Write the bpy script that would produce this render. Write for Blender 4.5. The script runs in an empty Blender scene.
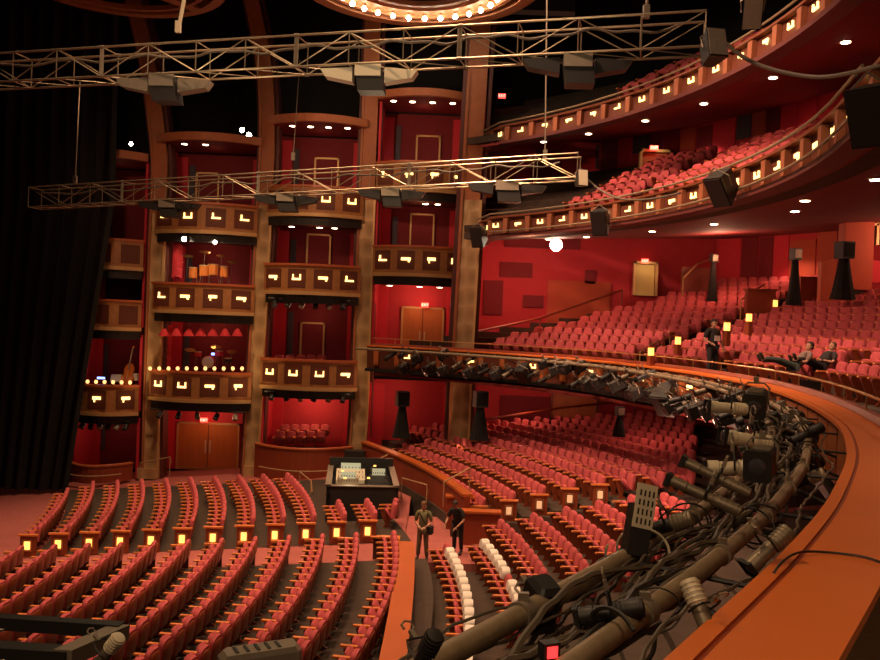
import bpy, math, random
from mathutils import Vector, Matrix, Euler
random.seed(7)
C = bpy.context.scene.collection
V = Vector
PI = math.pi
def R(d): return math.radians(d)
# ------------------------------------------------------------------ camera
FPX = 850.0
PITCH, ROLL = math.atan(8/850), R(2.2)
f_ = V((0, math.cos(PITCH), -math.sin(PITCH)))
u0 = V((0, math.sin(PITCH), math.cos(PITCH)))
r_ = V((1,0,0))*math.cos(ROLL) + u0*math.sin(ROLL)
u_ = V((-1,0,0))*math.sin(ROLL) + u0*math.cos(ROLL)
cam = bpy.data.cameras.new('camera'); camo = bpy.data.objects.new('camera', cam); C.objects.link(camo)
M = Matrix.Identity(4)
for i in range(3):
    M[i][0] = r_[i]; M[i][1] = u_[i]; M[i][2] = -f_[i]
camo.matrix_world = M
cam.sensor_width = 36; cam.lens = 36*FPX/880; cam.clip_start = .05; cam.clip_end = 300
bpy.context.scene.camera = camo
def at(px, py, Y):
    d = f_*FPX + r_*(px-440) + u_*(330-py)
    return d*(Y/d.y)
def atz(px, py, z):
    d = f_*FPX + r_*(px-440) + u_*(330-py)
    return d*(z/d.z)
def proj(p):
    z = p.dot(f_)
    if z <= .01: return (-9e9, -9e9)
    return (440+FPX*p.dot(r_)/z, 330-FPX*p.dot(u_)/z)
# ------------------------------------------------------------------ materials
MT = {}
def mat(name, col, rough=.6, metal=0., emit=None, es=0., var=.0, scale=6., bump=0., grain=False, spec=.5, coat=0.):
    m = bpy.data.materials.new(name); m.use_nodes = True
    nt = m.node_tree; b = nt.nodes['Principled BSDF']
    b.inputs['Base Color'].default_value = (*col, 1); b.inputs['Roughness'].default_value = rough
    b.inputs['Metallic'].default_value = metal; b.inputs['Specular IOR Level'].default_value = spec
    if coat: b.inputs['Coat Weight'].default_value = coat
    if emit: b.inputs['Emission Color'].default_value = (*emit, 1); b.inputs['Emission Strength'].default_value = es
    if var or bump:
        tc = nt.nodes.new('ShaderNodeTexCoord'); mp = nt.nodes.new('ShaderNodeMapping')
        nt.links.new(tc.outputs['Object'], mp.inputs[0])
        n = nt.nodes.new('ShaderNodeTexNoise'); n.inputs['Scale'].default_value = scale; n.inputs['Detail'].default_value = 4
        if grain: mp.inputs['Scale'].default_value = (1, 1, .12) if grain == 'z' else (.25, .25, 3)
        nt.links.new(mp.outputs[0], n.inputs['Vector'])
        if var:
            mx = nt.nodes.new('ShaderNodeMix'); mx.data_type = 'RGBA'
            mx.inputs[6].default_value = (*[c*(1-var) for c in col], 1)
            mx.inputs[7].default_value = (*[min(1, c*(1+var)) for c in col], 1)
            nt.links.new(n.outputs[0], mx.inputs[0]); nt.links.new(mx.outputs[2], b.inputs['Base Color'])
        if bump:
            bp = nt.nodes.new('ShaderNodeBump'); bp.inputs['Strength'].default_value = bump; bp.inputs['Distance'].default_value = .02
            nt.links.new(n.outputs[0], bp.inputs['Height']); nt.links.new(bp.outputs[0], b.inputs['Normal'])
    MT[name] = m; return m
mat('seat_fabric', (.47,.082,.090), .85, var=.25, scale=9, bump=.2, spec=.3)
mat('seat_wood', (.25,.052,.018), .4, var=.25, scale=8)
mat('arm_wood', (.72,.22,.06), .32, var=.2, scale=8)
mat('seat_dark', (.10,.022,.018), .55)
mat('white_cloth', (.80,.74,.66), .8, var=.06)
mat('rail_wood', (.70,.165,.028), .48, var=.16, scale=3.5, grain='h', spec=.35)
mat('cap_wood', (.46,.10,.018), .4, var=.16, scale=3.5, grain='h')
mat('rail_groove', (.26,.045,.014), .4)
mat('post_wood', (.30,.10,.045), .5, var=.25)
mat('panel_wood', (.42,.115,.030), .6, var=.35, scale=5, grain='z')
mat('door_wood', (.52,.15,.035), .4, var=.2, scale=5, grain='z')
mat('low_wood', (.26,.045,.018), .4, var=.25, scale=4, grain='z')
mat('box_front', (.40,.17,.055), .5, var=.3, scale=5, bump=.2)
mat('box_rail', (.48,.12,.04), .4, var=.2)
mat('dark_wood', (.20,.055,.022), .45, var=.2)
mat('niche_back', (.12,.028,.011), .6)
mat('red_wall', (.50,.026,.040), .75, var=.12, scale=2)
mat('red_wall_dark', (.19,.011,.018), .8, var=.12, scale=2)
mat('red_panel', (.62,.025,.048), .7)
mat('orange_wall', (.45,.075,.030), .7, var=.15, scale=2)
mat('slate_panel', (.075,.065,.085), .8)
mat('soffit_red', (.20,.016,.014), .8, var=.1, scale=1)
mat('gold_trim', (.62,.38,.16), .45, .3)
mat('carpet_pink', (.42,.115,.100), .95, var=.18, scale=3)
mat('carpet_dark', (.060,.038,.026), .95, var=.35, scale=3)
mat('carpet_tan', (.34,.21,.11), .95, var=.2, scale=20)
mat('black_paint', (.016,.014,.013), .5)
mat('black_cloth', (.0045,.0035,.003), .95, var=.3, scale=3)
mat('grey_metal', (.30,.25,.19), .45, .5, var=.2, scale=10)
mat('truss_metal', (.42,.34,.23), .36, .8, var=.2, scale=6)
mat('pipe_metal', (.27,.20,.12), .5, .25, var=.35, scale=14, bump=.15)
mat('fixture_body', (.20,.16,.11), .45, .4, var=.2)
mat('cream_metal', (.66,.58,.42), .45, .1)
mat('cable_brown', (.11,.085,.058), .55)
mat('cable_black', (.022,.019,.016), .5)
mat('brass', (.62,.40,.18), .32, .8)
mat('lens_glass', (.05,.05,.06), .08, 0, spec=.8)
mat('rib_paint', (.40,.13,.05), .6, var=.2, scale=3)
mat('lamp_glow', (1,.75,.35), .5, emit=(1,.46,.09), es=2.3)
mat('dim_glow', (.8,.5,.3), .5, emit=(1,.55,.25), es=.5)
mat('niche_glow', (1,.8,.4), .5, emit=(1,.62,.20), es=3.0)
mat('down_glow', (1,.85,.6), .5, emit=(1,.80,.52), es=14)
mat('spot_glow', (1,.9,.7), .5, emit=(1,.86,.62), es=60)
mat('exit_glow', (1,.2,.1), .5, emit=(1,.06,.04), es=3)
mat('exit_letters', (1,.8,.7), .5, emit=(1,.5,.4), es=2.2)
mat('red_glow', (1,.05,.04), .5, emit=(1,.03,.03), es=2.5)
mat('bulb_glow', (1,.6,.3), .5, emit=(1,.48,.16), es=2.2)
mat('door_glow', (.75,.52,.18), .6)
mat('skin', (.52,.27,.17), .55); mat('hair_dark', (.03,.018,.012), .7); mat('hair_brown', (.16,.075,.03), .7)
mat('olive_shirt', (.19,.175,.085), .85); mat('khaki', (.22,.135,.075), .85); mat('black_shirt', (.022,.018,.018), .85)
mat('grey_shirt', (.22,.16,.13), .85); mat('teal_jeans', (.055,.075,.062), .85); mat('shoe_leather', (.03,.02,.016), .5)
mat('violin_wood', (.62,.17,.035), .25, coat=.5); mat('drum_white', (.7,.62,.5), .5); mat('cymbal_brass', (.75,.5,.16), .3, .9)
mat('blue_glow', (.2,.3,1), .5, emit=(.25,.35,1), es=3); mat('red_fabric', (.62,.03,.04), .8, var=.3, scale=30)
mat('equipment_screen', (.2,.3,.3), .3, emit=(.75,.62,.35), es=.5)
mat('tan_paint', (.40,.22,.11), .6)
# carved gilt pilaster: scallop relief
m = bpy.data.materials.new('gilt_relief'); m.use_nodes = True; MT['gilt_relief'] = m
nt = m.node_tree; b = nt.nodes['Principled BSDF']; b.inputs['Roughness'].default_value = .5; b.inputs['Metallic'].default_value = .15
tc = nt.nodes.new('ShaderNodeTexCoord'); mp = nt.nodes.new('ShaderNodeMapping'); mp.inputs['Scale'].default_value = (1.1,1,.8)
vo = nt.nodes.new('ShaderNodeTexVoronoi'); vo.inputs['Scale'].default_value = 1.4; vo.inputs['Randomness'].default_value = .25
rp = nt.nodes.new('ShaderNodeValToRGB'); rp.color_ramp.elements[0].color = (.36,.215,.09,1); rp.color_ramp.elements[1].color = (.56,.36,.17,1)
rp.color_ramp.elements[0].position = .15; rp.color_ramp.elements[1].position = .55
bp = nt.nodes.new('ShaderNodeBump'); bp.inputs['Strength'].default_value = .7; bp.inputs['Distance'].default_value = .12
L = nt.links.new
L(tc.outputs['Object'], mp.inputs[0]); L(mp.outputs[0], vo.inputs['Vector']); L(vo.outputs['Distance'], rp.inputs[0])
L(rp.outputs[0], b.inputs['Base Color']); L(vo.outputs['Distance'], bp.inputs['Height']); L(bp.outputs[0], b.inputs['Normal'])
# ------------------------------------------------------------------ mesh builder
def frame(d, up=V((0,0,1))):
    d = V(d).normalized()
    if abs(d.dot(up)) > .98: up = V((0,1,0))
    s = d.cross(up).normalized(); t = s.cross(d).normalized()
    return s, t
class MB:
    def __init__(s): s.v = []; s.f = []
    def add(s, vs, fs):
        o = len(s.v); s.v += [tuple(v) for v in vs]; s.f += [tuple(i+o for i in f) for f in fs]; return s
    def box(s, c, sz, rot=None):
        x, y, z = [a/2 for a in sz]; c = V(c)
        vs = [V((i*x, j*y, k*z)) for k in (-1,1) for j in (-1,1) for i in (-1,1)]
        if rot is not None: vs = [rot @ v for v in vs]
        return s.add([v+c for v in vs], [(0,2,3,1),(4,5,7,6),(0,1,5,4),(2,6,7,3),(0,4,6,2),(1,3,7,5)])
    def bx(s, a, b):
        a = V(a); b = V(b); return s.box((a+b)/2, [abs(q) for q in (b-a)])
    def tube(s, a, b, r, n=8, r2=None, caps=True):
        return s.path([a, b], r, n, r2, caps)
    def path(s, pts, r, n=8, r2=None, caps=True, closed=False):
        pts = [V(p) for p in pts]; N = len(pts); vs = []; pu = None
        for i, p in enumerate(pts):
            if closed: d = pts[(i+1) % N]-pts[i-1]
            else: d = pts[min(i+1, N-1)]-pts[max(i-1, 0)]
            a, t = frame(d)
            rr = r if r2 is None else r+(r2-r)*i/(N-1)
            for k in range(n):
                w = 2*PI*k/n; vs.append(p+a*math.cos(w)*rr+t*math.sin(w)*rr)
        fs = []
        for i in range(N if closed else N-1):
            j = (i+1) % N
            for k in range(n):
                k2 = (k+1) % n; fs.append((i*n+k, i*n+k2, j*n+k2, j*n+k))
        if caps and not closed:
            fs.append(tuple(range(n))[::-1]); fs.append(tuple((N-1)*n+k for k in range(n)))
        return s.add(vs, fs)
    def lathe(s, prof, n=16, c=(0,0,0), axis=(0,0,1)):
        a = V(axis).normalized(); p, q = frame(a); c = V(c); vs = []
        for r, h in prof:
            for k in range(n):
                w = 2*PI*k/n; vs.append(c+a*h+(p*math.cos(w)+q*math.sin(w))*r)
        fs = [(i*n+k, i*n+(k+1) % n, (i+1)*n+(k+1) % n, (i+1)*n+k) for i in range(len(prof)-1) for k in range(n)]
        fs.append(tuple(range(n))[::-1]); fs.append(tuple((len(prof)-1)*n+k for k in range(n)))
        return s.add(vs, fs)
    def prism(s, poly, d, c=(0,0,0), ax=(1,0,0), ay=(0,0,1), an=(0,1,0)):
        c = V(c); ax = V(ax); ay = V(ay); an = V(an); n = len(poly)
        vs = [c+ax*x+ay*y+an*(-d/2) for x, y in poly]+[c+ax*x+ay*y+an*(d/2) for x, y in poly]
        return s.add(vs, [tuple(range(n)), tuple(range(2*n-1, n-1, -1))]+[(i, i+n, (i+1) % n+n, (i+1) % n) for i in range(n)])
    def layers(s, rings):
        n = len(rings[0]); vs = [p for r in rings for p in r]
        fs = [(i*n+k, i*n+(k+1) % n, (i+1)*n+(k+1) % n, (i+1)*n+k) for i in range(len(rings)-1) for k in range(n)]
        fs.append(tuple(range(n))[::-1]); fs.append(tuple((len(rings)-1)*n+k for k in range(n)))
        return s.add(vs, fs)
    def ball(s, c, r, n=10, sc=(1,1,1), rot=None):
        c = V(c); rings = []
        for i in range(1, n//2+1):
            t = PI*i/(n//2+1)
            ring = [V((math.sin(t)*math.cos(2*PI*k/n)*r*sc[0], math.sin(t)*math.sin(2*PI*k/n)*r*sc[1], math.cos(t)*r*sc[2])) for k in range(n)]
            rings.append([(rot@p if rot else p)+c for p in ring])
        return s.layers(rings)
    def build(s, name, mt, parent=None, smooth=False):
        me = bpy.data.meshes.new(name); me.from_pydata(s.v, [], s.f); me.validate(); me.update()
        import bmesh
        bm = bmesh.new(); bm.from_mesh(me); bmesh.ops.recalc_face_normals(bm, faces=bm.faces); bm.to_mesh(me); bm.free()
        if smooth:
            me.polygons.foreach_set('use_smooth', [True]*len(me.polygons))
            try: me.set_sharp_from_angle(angle=R(42))
            except Exception: pass
        me.materials.append(MT[mt]); o = bpy.data.objects.new(name, me); C.objects.link(o)
        if parent: o.parent = parent
        return o
def tag(o, label=None, cat=None, group=None, kind=None):
    if label: o['label'] = label
    if cat: o['category'] = cat
    if group: o['group'] = group
    if kind: o['kind'] = kind
    return o
def empty(name, loc=(0,0,0), rz=0, label=None, cat=None, group=None):
    o = bpy.data.objects.new(name, None); C.objects.link(o); o.location = loc; o.rotation_euler = (0,0,rz); o.empty_display_size = .1
    return tag(o, label, cat, group)
def struct(o): o['kind'] = 'structure'; return o
def copy_tree(o, parent=None):
    c = o.copy(); C.objects.link(c); c.parent = parent
    for ch in [x for x in o.children]: copy_tree(ch, c)
    return c
ORD = ['','first','second','third','fourth','fifth','sixth','seventh','eighth','ninth','tenth','eleventh','twelfth','thirteenth','fourteenth','fifteenth','sixteenth','seventeenth','eighteenth','nineteenth','twentieth']
def ordn(i):
    return ORD[i] if i <= 20 else 'twenty-'+ORD[i-20] if i < 30 else '%dth' % i
def light(kind, loc, power, col=(1,.62,.33), size=.3, aim=None, angle=60, blend=.8):
    l = bpy.data.lights.new('lamp_or_fill_light', kind); l.energy = power; l.color = col  # one name for the hall's lamps and the added fill lights
    o = bpy.data.objects.new('lamp_or_fill_light', l); C.objects.link(o); o.location = loc
    if kind == 'AREA': l.size = size
    else: l.shadow_soft_size = size
    if kind == 'SPOT': l.spot_size = R(angle); l.spot_blend = blend
    if aim is not None: o.rotation_euler = (V(aim)-V(loc)).to_track_quat('-Z', 'Y').to_euler()
    return o
# ------------------------------------------------------------------ plan geometry
CX, CY = -13.0, 21.0                      # centre of the balcony arcs
def arc(Rr, phi, z=0): return V((CX+Rr*math.cos(R(phi)), CY+Rr*math.sin(R(phi)), z))
PHC = -13.0
def arcx(Rr, phi, z=0):                   # the arcs run out straight towards the near end
    if phi >= PHC: return arc(Rr, phi, z)
    p = arc(Rr, PHC, z); t = R(PHC-phi)*Rr
    return p+V((math.sin(R(PHC)), -math.cos(R(PHC)), 0))*t
def floor_z(X):                           # orchestra floor rakes up away from the stage
    return -7.13+.081*(X+2.13)
def parterre_z(X): return -6.97+.236*(min(X,5.5)-1.46)+.10*max(0,X-5.5)
def rowx(x0, Y, c=21): return x0-(Y-c)**2/64
def catmull(P, n=8):
    out = []; P = [V(p) for p in P]
    for i in range(len(P)-1):
        p0 = P[max(i-1,0)]; p1 = P[i]; p2 = P[i+1]; p3 = P[min(i+2, len(P)-1)]
        for k in range(n):
            t = k/n
            out.append(.5*((2*p1)+(-p0+p2)*t+(2*p0-5*p1+4*p2-p3)*t*t+(-p0+3*p1-3*p2+p3)*t**3))
    out.append(P[-1]); return out
def offset(path, o):
    res = []
    for i, p in enumerate(path):
        d = path[min(i+1, len(path)-1)]-path[max(i-1, 0)]; d.z = 0; d.normalize()
        res.append(p+V((d.y, -d.x, 0))*o)
    return res
def sweep(mb, path, prof):                # prof: closed list of (offset outward, z)
    rings = []
    for i, p in enumerate(path):
        d = path[min(i+1, len(path)-1)]-path[max(i-1, 0)]; d.z = 0; d.normalize(); nrm = V((d.y, -d.x, 0))
        rings.append([V((p.x, p.y, 0))+nrm*o+V((0,0,z+p.z)) for o, z in prof])
    return mb.layers(rings)
def arclen(path):
    s = [0]
    for a, b in zip(path, path[1:]): s.append(s[-1]+(b-a).length)
    return s
def sample(path, s, S=None):
    S = S or arclen(path)
    for i in range(len(S)-1):
        if S[i+1] >= s:
            t = (s-S[i])/max(1e-6, S[i+1]-S[i]); p = path[i].lerp(path[i+1], t); d = (path[i+1]-path[i]).normalized(); return p, d
    return path[-1], (path[-1]-path[-2]).normalized()
RAILZ = -1.2
rail = catmull([(-2.4,-1.72,0),(-1.2,.05,0),(.9,3.15,0),(2.07,4.9,0),(3.15,6.7,0),(4.5,9.3,0),(5.8,12.5,0),(7.0,16.9,0),(7.6,21.5,0),(7.2,26.5,0),(5.7,31.3,0),(3.2,34.9,0),(0,37.4,0),(-3.4,39.3,0)], 10)
# ------------------------------------------------------------------ walls, floors
PILX = [at(x, y, Yp).x for x, y, Yp in ((150,420,40.5),(256,420,40.5),(361,420,40.5),(466,420,38.5))]
WY = 43.0
struct(MB().bx((-24, WY, -9), (PILX[3]+.3, WY+.4, 16)).build('wall_far', 'black_cloth'))  # darkness behind the boxes put into the wall colour
struct(MB().bx((PILX[3]+.3, WY+1, -8), (26, WY+1.4, 9.6)).build('wall_side', 'red_wall'))
struct(MB().bx((PILX[3]+.3, WY+1, 9.6), (26, WY+1.4, 16)).build('wall_side_upper', 'black_cloth'))  # top of the red wall coloured black for the dark up there
struct(MB().bx((PILX[3]+.1, 39.2, -8), (PILX[3]+.4, WY+1, 16)).build('wall_return', 'red_wall'))
# orchestra floor
g = MB(); g.add([(-26,10,floor_z(-26)),(-.9,10,floor_z(-.9)),(-.9,WY,floor_z(-.9)),(-26,WY,floor_z(-26))], [(0,1,2,3)])
g.add([(-26,10,floor_z(-26)-.4),(-.9,10,floor_z(-.9)-.4),(-.9,WY,floor_z(-.9)-.4),(-26,WY,floor_z(-26)-.4)], [(3,2,1,0)])
struct(g.build('floor_orchestra', 'carpet_pink'))
def patch(x0, x1, ya, yb, zf, name, mt, dz=.012, n=14, m=6):
    g = MB(); vs = []; fs = []
    for i in range(n+1):
        Y = ya+(yb-ya)*i/n
        for j in range(m+1):
            X = rowx(x0+(x1-x0)*j/m, Y); vs.append((X, Y, zf(X)+dz))
    for i in range(n):
        for j in range(m):
            a = i*(m+1)+j; fs.append((a, a+1, a+m+2, a+m+1))
    N = len(vs); vs += [(x, y, z-.01) for x, y, z in vs]; fs += [tuple(q+N for q in f[::-1]) for f in fs]
    g.add(vs, fs); return struct(g.build(name, mt))
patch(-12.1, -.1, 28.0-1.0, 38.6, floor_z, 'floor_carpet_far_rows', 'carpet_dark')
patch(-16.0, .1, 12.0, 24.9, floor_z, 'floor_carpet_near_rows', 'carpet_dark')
# ramp between the wall and the white seats, parterre floor
g = MB(); g.add([(-.5,10,-7.45),(2.3,10,-7.3),(2.3,25.1,-7.3),(-.5,25.1,-7.45),(-.5,10,-7.6),(2.3,10,-7.6),(2.3,25.1,-7.6),(-.5,25.1,-7.6)],
      [(0,1,2,3),(7,6,5,4),(0,4,5,1),(1,5,6,2),(2,6,7,3),(3,7,4,0)])
struct(g.build('floor_ramp', 'carpet_dark'))
g = MB(); g.add([(-.9,26.6,-7.2),(20,26.6,-7.2),(20,27.9,-7.2),(-.9,27.9,-7.2)], [(0,1,2,3)]); 
g = MB()
def step(g, x0, x1, ya, yb, z, zb, c=21):
    vs = []; n = 10
    for i in range(n+1):
        Y = ya+(yb-ya)*i/n; vs += [(rowx(x0, Y, c), Y, z), (rowx(x1, Y, c), Y, z), (rowx(x1, Y, c), Y, zb), (rowx(x0, Y, c), Y, zb)]
    g.layers([vs[i*4:i*4+4] for i in range(n+1)])
for k in range(15):
    X0 = 2.45+k*1.0
    step(g, X0-.45, X0+.6, 9, 26.4, parterre_z(X0-.75), -7.9, 19.3)
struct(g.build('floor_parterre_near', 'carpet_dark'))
g = MB()
for k in range(18):
    X0 = 2.15+k*1.0
    step(g, X0-.45, X0+.6, 27.9, WY+.6, parterre_z(X0-.2)+.1, -7.9)
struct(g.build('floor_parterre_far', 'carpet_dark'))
g = MB(); X = [.3, 18]
g.add([(1.3,26.4,parterre_z(.9)),(19,26.4,parterre_z(19)),(19,27.9,parterre_z(19)),(1.3,27.9,parterre_z(.9)),(1.3,26.4,-8),(19,26.4,-8),(19,27.9,-8),(1.3,27.9,-8)],
      [(0,1,2,3),(7,6,5,4),(0,4,5,1),(1,5,6,2),(2,6,7,3),(3,7,4,0)])
struct(g.build('floor_cross_aisle', 'carpet_pink'))
g = MB().bx((-.9,25.1,-7.6),(1.35,28.2,-7.12)).bx((-.9,28.2,-7.6),(.6,31,-7.12)); struct(g.build('floor_landing', 'carpet_pink'))
# mezzanine terraces
def terraces(name, R0, z0, nr, dr, dz, phi0, thick, mt='carpet_dark'):
    g = MB(); F_ = arc if name == 'floor_mezzanine' else arcx
    for k in range(nr):
        Ra = R0+k*dr; Rb = Ra+dr+.02; z = z0+k*dz
        pm = math.degrees(math.asin(min(1, (WY+.9-CY)/Rb))) if Rb > WY+.9-CY else 89
        pm = min(pm, 62) if name == 'floor_mezzanine' else min(pm, math.degrees(math.acos(14.5/Rb))); n = 36; rings = []
        for i in range(n+1):
            ph = phi0+(pm-phi0)*i/n
            rings.append([F_(Ra, ph, z), F_(Rb, ph, z), F_(Rb, ph, z-thick), F_(Ra, ph, z-thick)])
        g.layers(rings)
    return struct(g.build(name, mt))
MZ0 = -1.80
def mez_floor(k): return MZ0+.28*(k+1)
terraces('floor_mezzanine', 21.6, MZ0, 15, .95, .28, -24, .35)
terraces('floor_first_balcony', 21.4, 3.95, 9, .92, .46, -24, .28)
terraces('floor_second_balcony', 22.3, 8.35, 7, .92, .50, -14, .3)
# near floor of the mezzanine below the camera
g = MB(); q = offset(rail[:95], .10); sweep(g, q[:62], [(0,-1.81),(3.6,-1.81),(3.6,-2.1),(0,-2.1)])
struct(g.build('floor_walkway', 'carpet_tan'))
# soffits
def soffit(name, prof, phi0, mt='soffit_red'):
    g = MB(); n = 40; rings = []
    for i in range(n+1):
        ring = []
        for Rr, z in prof:
            pm = min(62, math.degrees(math.asin(min(1, (WY+.9-CY)/Rr))) if Rr > WY+.9-CY else 62)
            if name != 'ceiling_parterre': pm = min(pm, math.degrees(math.acos(14.5/Rr)))
            ring.append((arc if name == 'ceiling_parterre' else arcx)(Rr, phi0+(pm-phi0)*i/n, z))
        rings.append(ring)
    g.layers(rings); return struct(g.build(name, mt))
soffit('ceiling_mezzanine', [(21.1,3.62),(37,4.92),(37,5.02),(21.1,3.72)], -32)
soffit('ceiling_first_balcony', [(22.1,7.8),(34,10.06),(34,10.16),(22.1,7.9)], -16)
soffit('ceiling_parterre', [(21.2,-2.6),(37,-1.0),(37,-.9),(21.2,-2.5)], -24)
# back walls (follow the arcs)
def backwall(name, Rr, z0, z1, p0, p1, mt, th=.3):
    g = MB(); n = 24; rings = []
    for i in range(n+1):
        ph = p0+(p1-p0)*i/n; rings.append([arc(Rr, ph, z0), arc(Rr+th, ph, z0), arc(Rr+th, ph, z1), arc(Rr, ph, z1)])
    g.layers(rings); return g.build(name, mt)
WM = struct(backwall('wall_mezzanine_rear', 35.2, 0, 6, -5, 40, 'red_wall'))
WB = struct(backwall('wall_balcony_rear', 29.6, 5.5, 10.5, -14, 46, 'red_wall'))
WS = struct(backwall('wall_upper_rear', 28.5, 10.2, 16.5, -12, 48, 'black_cloth'))  # black colour stands for the unlit top of the hall
def wallpanel(parent, Rr, ph0, ph1, z0, z1, mt, name='wall_panel'):
    o = backwall(name, Rr-.05, z0, z1, ph0, ph1, mt, .1); o.parent = parent; return o
random.seed(3)
for w, Rr, lo, hi, z0, z1 in ((WM, 35.2, 6, 38, 1.2, 5.0), (WB, 29.6, -10, 44, 7.4, 9.6)):
    ph = lo
    while ph < hi:
        wd = random.uniform(1.2, 2.6); m = random.choice(['red_panel','red_wall_dark','red_panel','orange_wall','red_wall_dark','slate_panel' if Rr < 35 else 'red_wall_dark'])
        h0 = random.uniform(0, .9) if m != 'red_panel' else 0
        wallpanel(w, Rr, ph, ph+wd-.12, z0+h0+(.8 if m == 'slate_panel' else 0), z1-h0*.6, m); ph += wd
# ceiling far above
struct(MB().bx((-26,-2,17),(26,46,17.3)).build('ceiling', 'black_paint'))
# ------------------------------------------------------------------ seats
def back_outline(w, z0, z1, n=7):
    pts = [(-w*.92, z0), (w*.92, z0)]
    for i in range(n+1):
        a = PI*i/n; c, s_ = math.cos(a), math.sin(a)
        pts.append((w*(abs(c)**.6)*(1 if c >= 0 else -1), z1-.17+.17*(s_**.75)))
    return pts
def cushion_mb(w, z0, z1, xf, xb, lean=.12, n=7):
    mb = MB(); o = back_outline(w, z0, z1, n); zc = (z0+z1)/2; rings = []
    for x, k in ((xf, .80), (xf+.25*(xb-xf), .97), (xf+.7*(xb-xf), 1), (xb, .9)):
        rings.append([V((x+(z-z0)*lean, y*k, zc+(z-zc)*(1-(1-k)*.6))) for y, z in o])
    return mb.layers(rings)
SB = cushion_mb(.235, .40, .91, .13, .25)
SSH = cushion_mb(.225, .38, .85, .252, .285)
def pan_mb():
    mb = MB(); rings = []
    for t, k in ((0,.85),(.3,1),(.8,1),(1,.9)):
        ring = []
        for i in range(12):
            a = 2*PI*i/12; c, s_ = math.cos(a), math.sin(a)
            y = .215*k*(abs(c)**.5)*(1 if c > 0 else -1); q = .21*k*(abs(s_)**.5)*(1 if s_ > 0 else -1)
            ring.append(V((-.01-q*.42+t*.09, y, .63+q*.9-.12+t*.03)))
        rings.append(ring)
    return mb.layers(rings)
PAN = pan_mb()
def arm_mb(y):
    return MB().prism([(-.28,0),(-.26,.04),(.17,.04),(.17,0)], .09, c=(0,y,.62))
def side_mb(y):
    return MB().prism([(-.08,.0),(-.08,.04),(-.02,.10),(-.20,.56),(-.17,.62),(.18,.62),(.10,.10),(.20,.04),(.20,0)], .035, c=(0,y,0))
protos = {}
def seat_proto(kind, both):
    key = (kind, both)
    r = empty('theatre_chair', (0,0,-50))
    fab = 'seat_fabric'
    p = protos.get('p')
    if p is None:
        b = SB.build('backrest', fab, r, True); sh = SSH.build('back_shell', 'seat_wood', r, True)
        c = PAN.build('seat_cushion', fab, r, True); a = arm_mb(.275).build('armrest', 'arm_wood', r); s = side_mb(.275).build('side_panel', 'seat_wood', r)
        protos['p'] = [b, sh, c, a, s]
    else:
        for o in p:
            q = o.copy(); C.objects.link(q); q.parent = r
    if both:
        if 'a2' not in protos:
            protos['a2'] = [arm_mb(-.275).build('armrest', 'arm_wood', r), side_mb(-.275).build('side_panel', 'seat_wood', r)]
        else:
            for o in protos['a2']: q = o.copy(); C.objects.link(q); q.parent = r
    if kind == 'white':
        if 'c' not in protos: protos['c'] = cushion_mb(.228, .68, .945, .105, .32, n=7).build('white_cover', 'white_cloth', r, True)
        else: q = protos['c'].copy(); C.objects.link(q); q.parent = r
    return r
# every seat of the hall: (x, y, z, facing, label, group, kind, both)
SEATS = []
NEAR_X = [-12.42+.98*i for i in range(-3, 13)]      # rows of the near block; row i runs up to the aisle opposite lamp i
EDGE = {}
for i in range(-4, 12):                              # near block, rows counted from the wooden dividing wall backwards
    x0 = -12.05+.98*i+(.12 if i == 11 else 0)
    n = 22
    for j in range(n):
        Y = 25.0-.3-.56*j
        X = rowx(x0, Y)
        SEATS.append((X, Y, floor_z(x0), math.atan2(Y-21, 32), 'near', 12-i, j+1, 'red', j == 0))
for i in range(0, 12):                               # far block, one row behind each lit end panel
    x0 = -12.28+.98*i
    ymax = 34.3 if i not in (9, 10, 11) else (29.6 if i > 9 else 34.3)
    ymin = 27.4
    if i == 0: ymax = 33.2
    j = 0; Y = ymin
    while Y < ymax:
        SEATS.append((rowx(x0, Y), Y, floor_z(x0), math.atan2(Y-21, 32), 'far', i+1, j+1, 'red', j == 0)); Y += .56; j += 1
for Yb in (29.3, 28.7):
    SEATS.append((-1.55, Yb, floor_z(-1.5), .2, 'booth', 1, 1, 'red', True))
for k in range(2):                                   # rows with white covers
    x0 = (.66, 1.86)[k]
    n = (15, 15)[k]; Y0 = (24.75, 25.1)[k]
    for j in range(n+2):
        Y = Y0-.56*j; white = not ((k == 1 and j in (6,)) )
        SEATS.append((rowx(x0, Y, 19.3), Y, -7.38+.05*k, math.atan2(Y-19.3, 32), 'cover', k+1, j+1, 'white' if white and (j > 0 or k) else 'red', j == 0))
for k in range(14):                                  # near parterre
    X0 = 2.6+k*1.0
    for j in range(17):
        Y = 26.1-.56*j
        SEATS.append((rowx(X0, Y, 19.3), Y, parterre_z(X0-.9), math.atan2(Y-19.3, 32), 'parterre', k+1, j+1, 'red', j == 0))
for k in range(17):                                  # far parterre
    X0 = 2.3+k*1.0
    j = 0; Y = 28.6
    while Y < WY-1.4-(2.6 if k < 3 else 0):
        SEATS.append((rowx(X0, Y), Y, parterre_z(X0-.35)+.1, math.atan2(Y-21, 32), 'parterre_far', k+1, j+1, 'red', j == 0)); Y += .56; j += 1
AIS = ((26.3, 29.0), (2.0, 4.4), (49.5, 51.5), (-16, -14))
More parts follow.
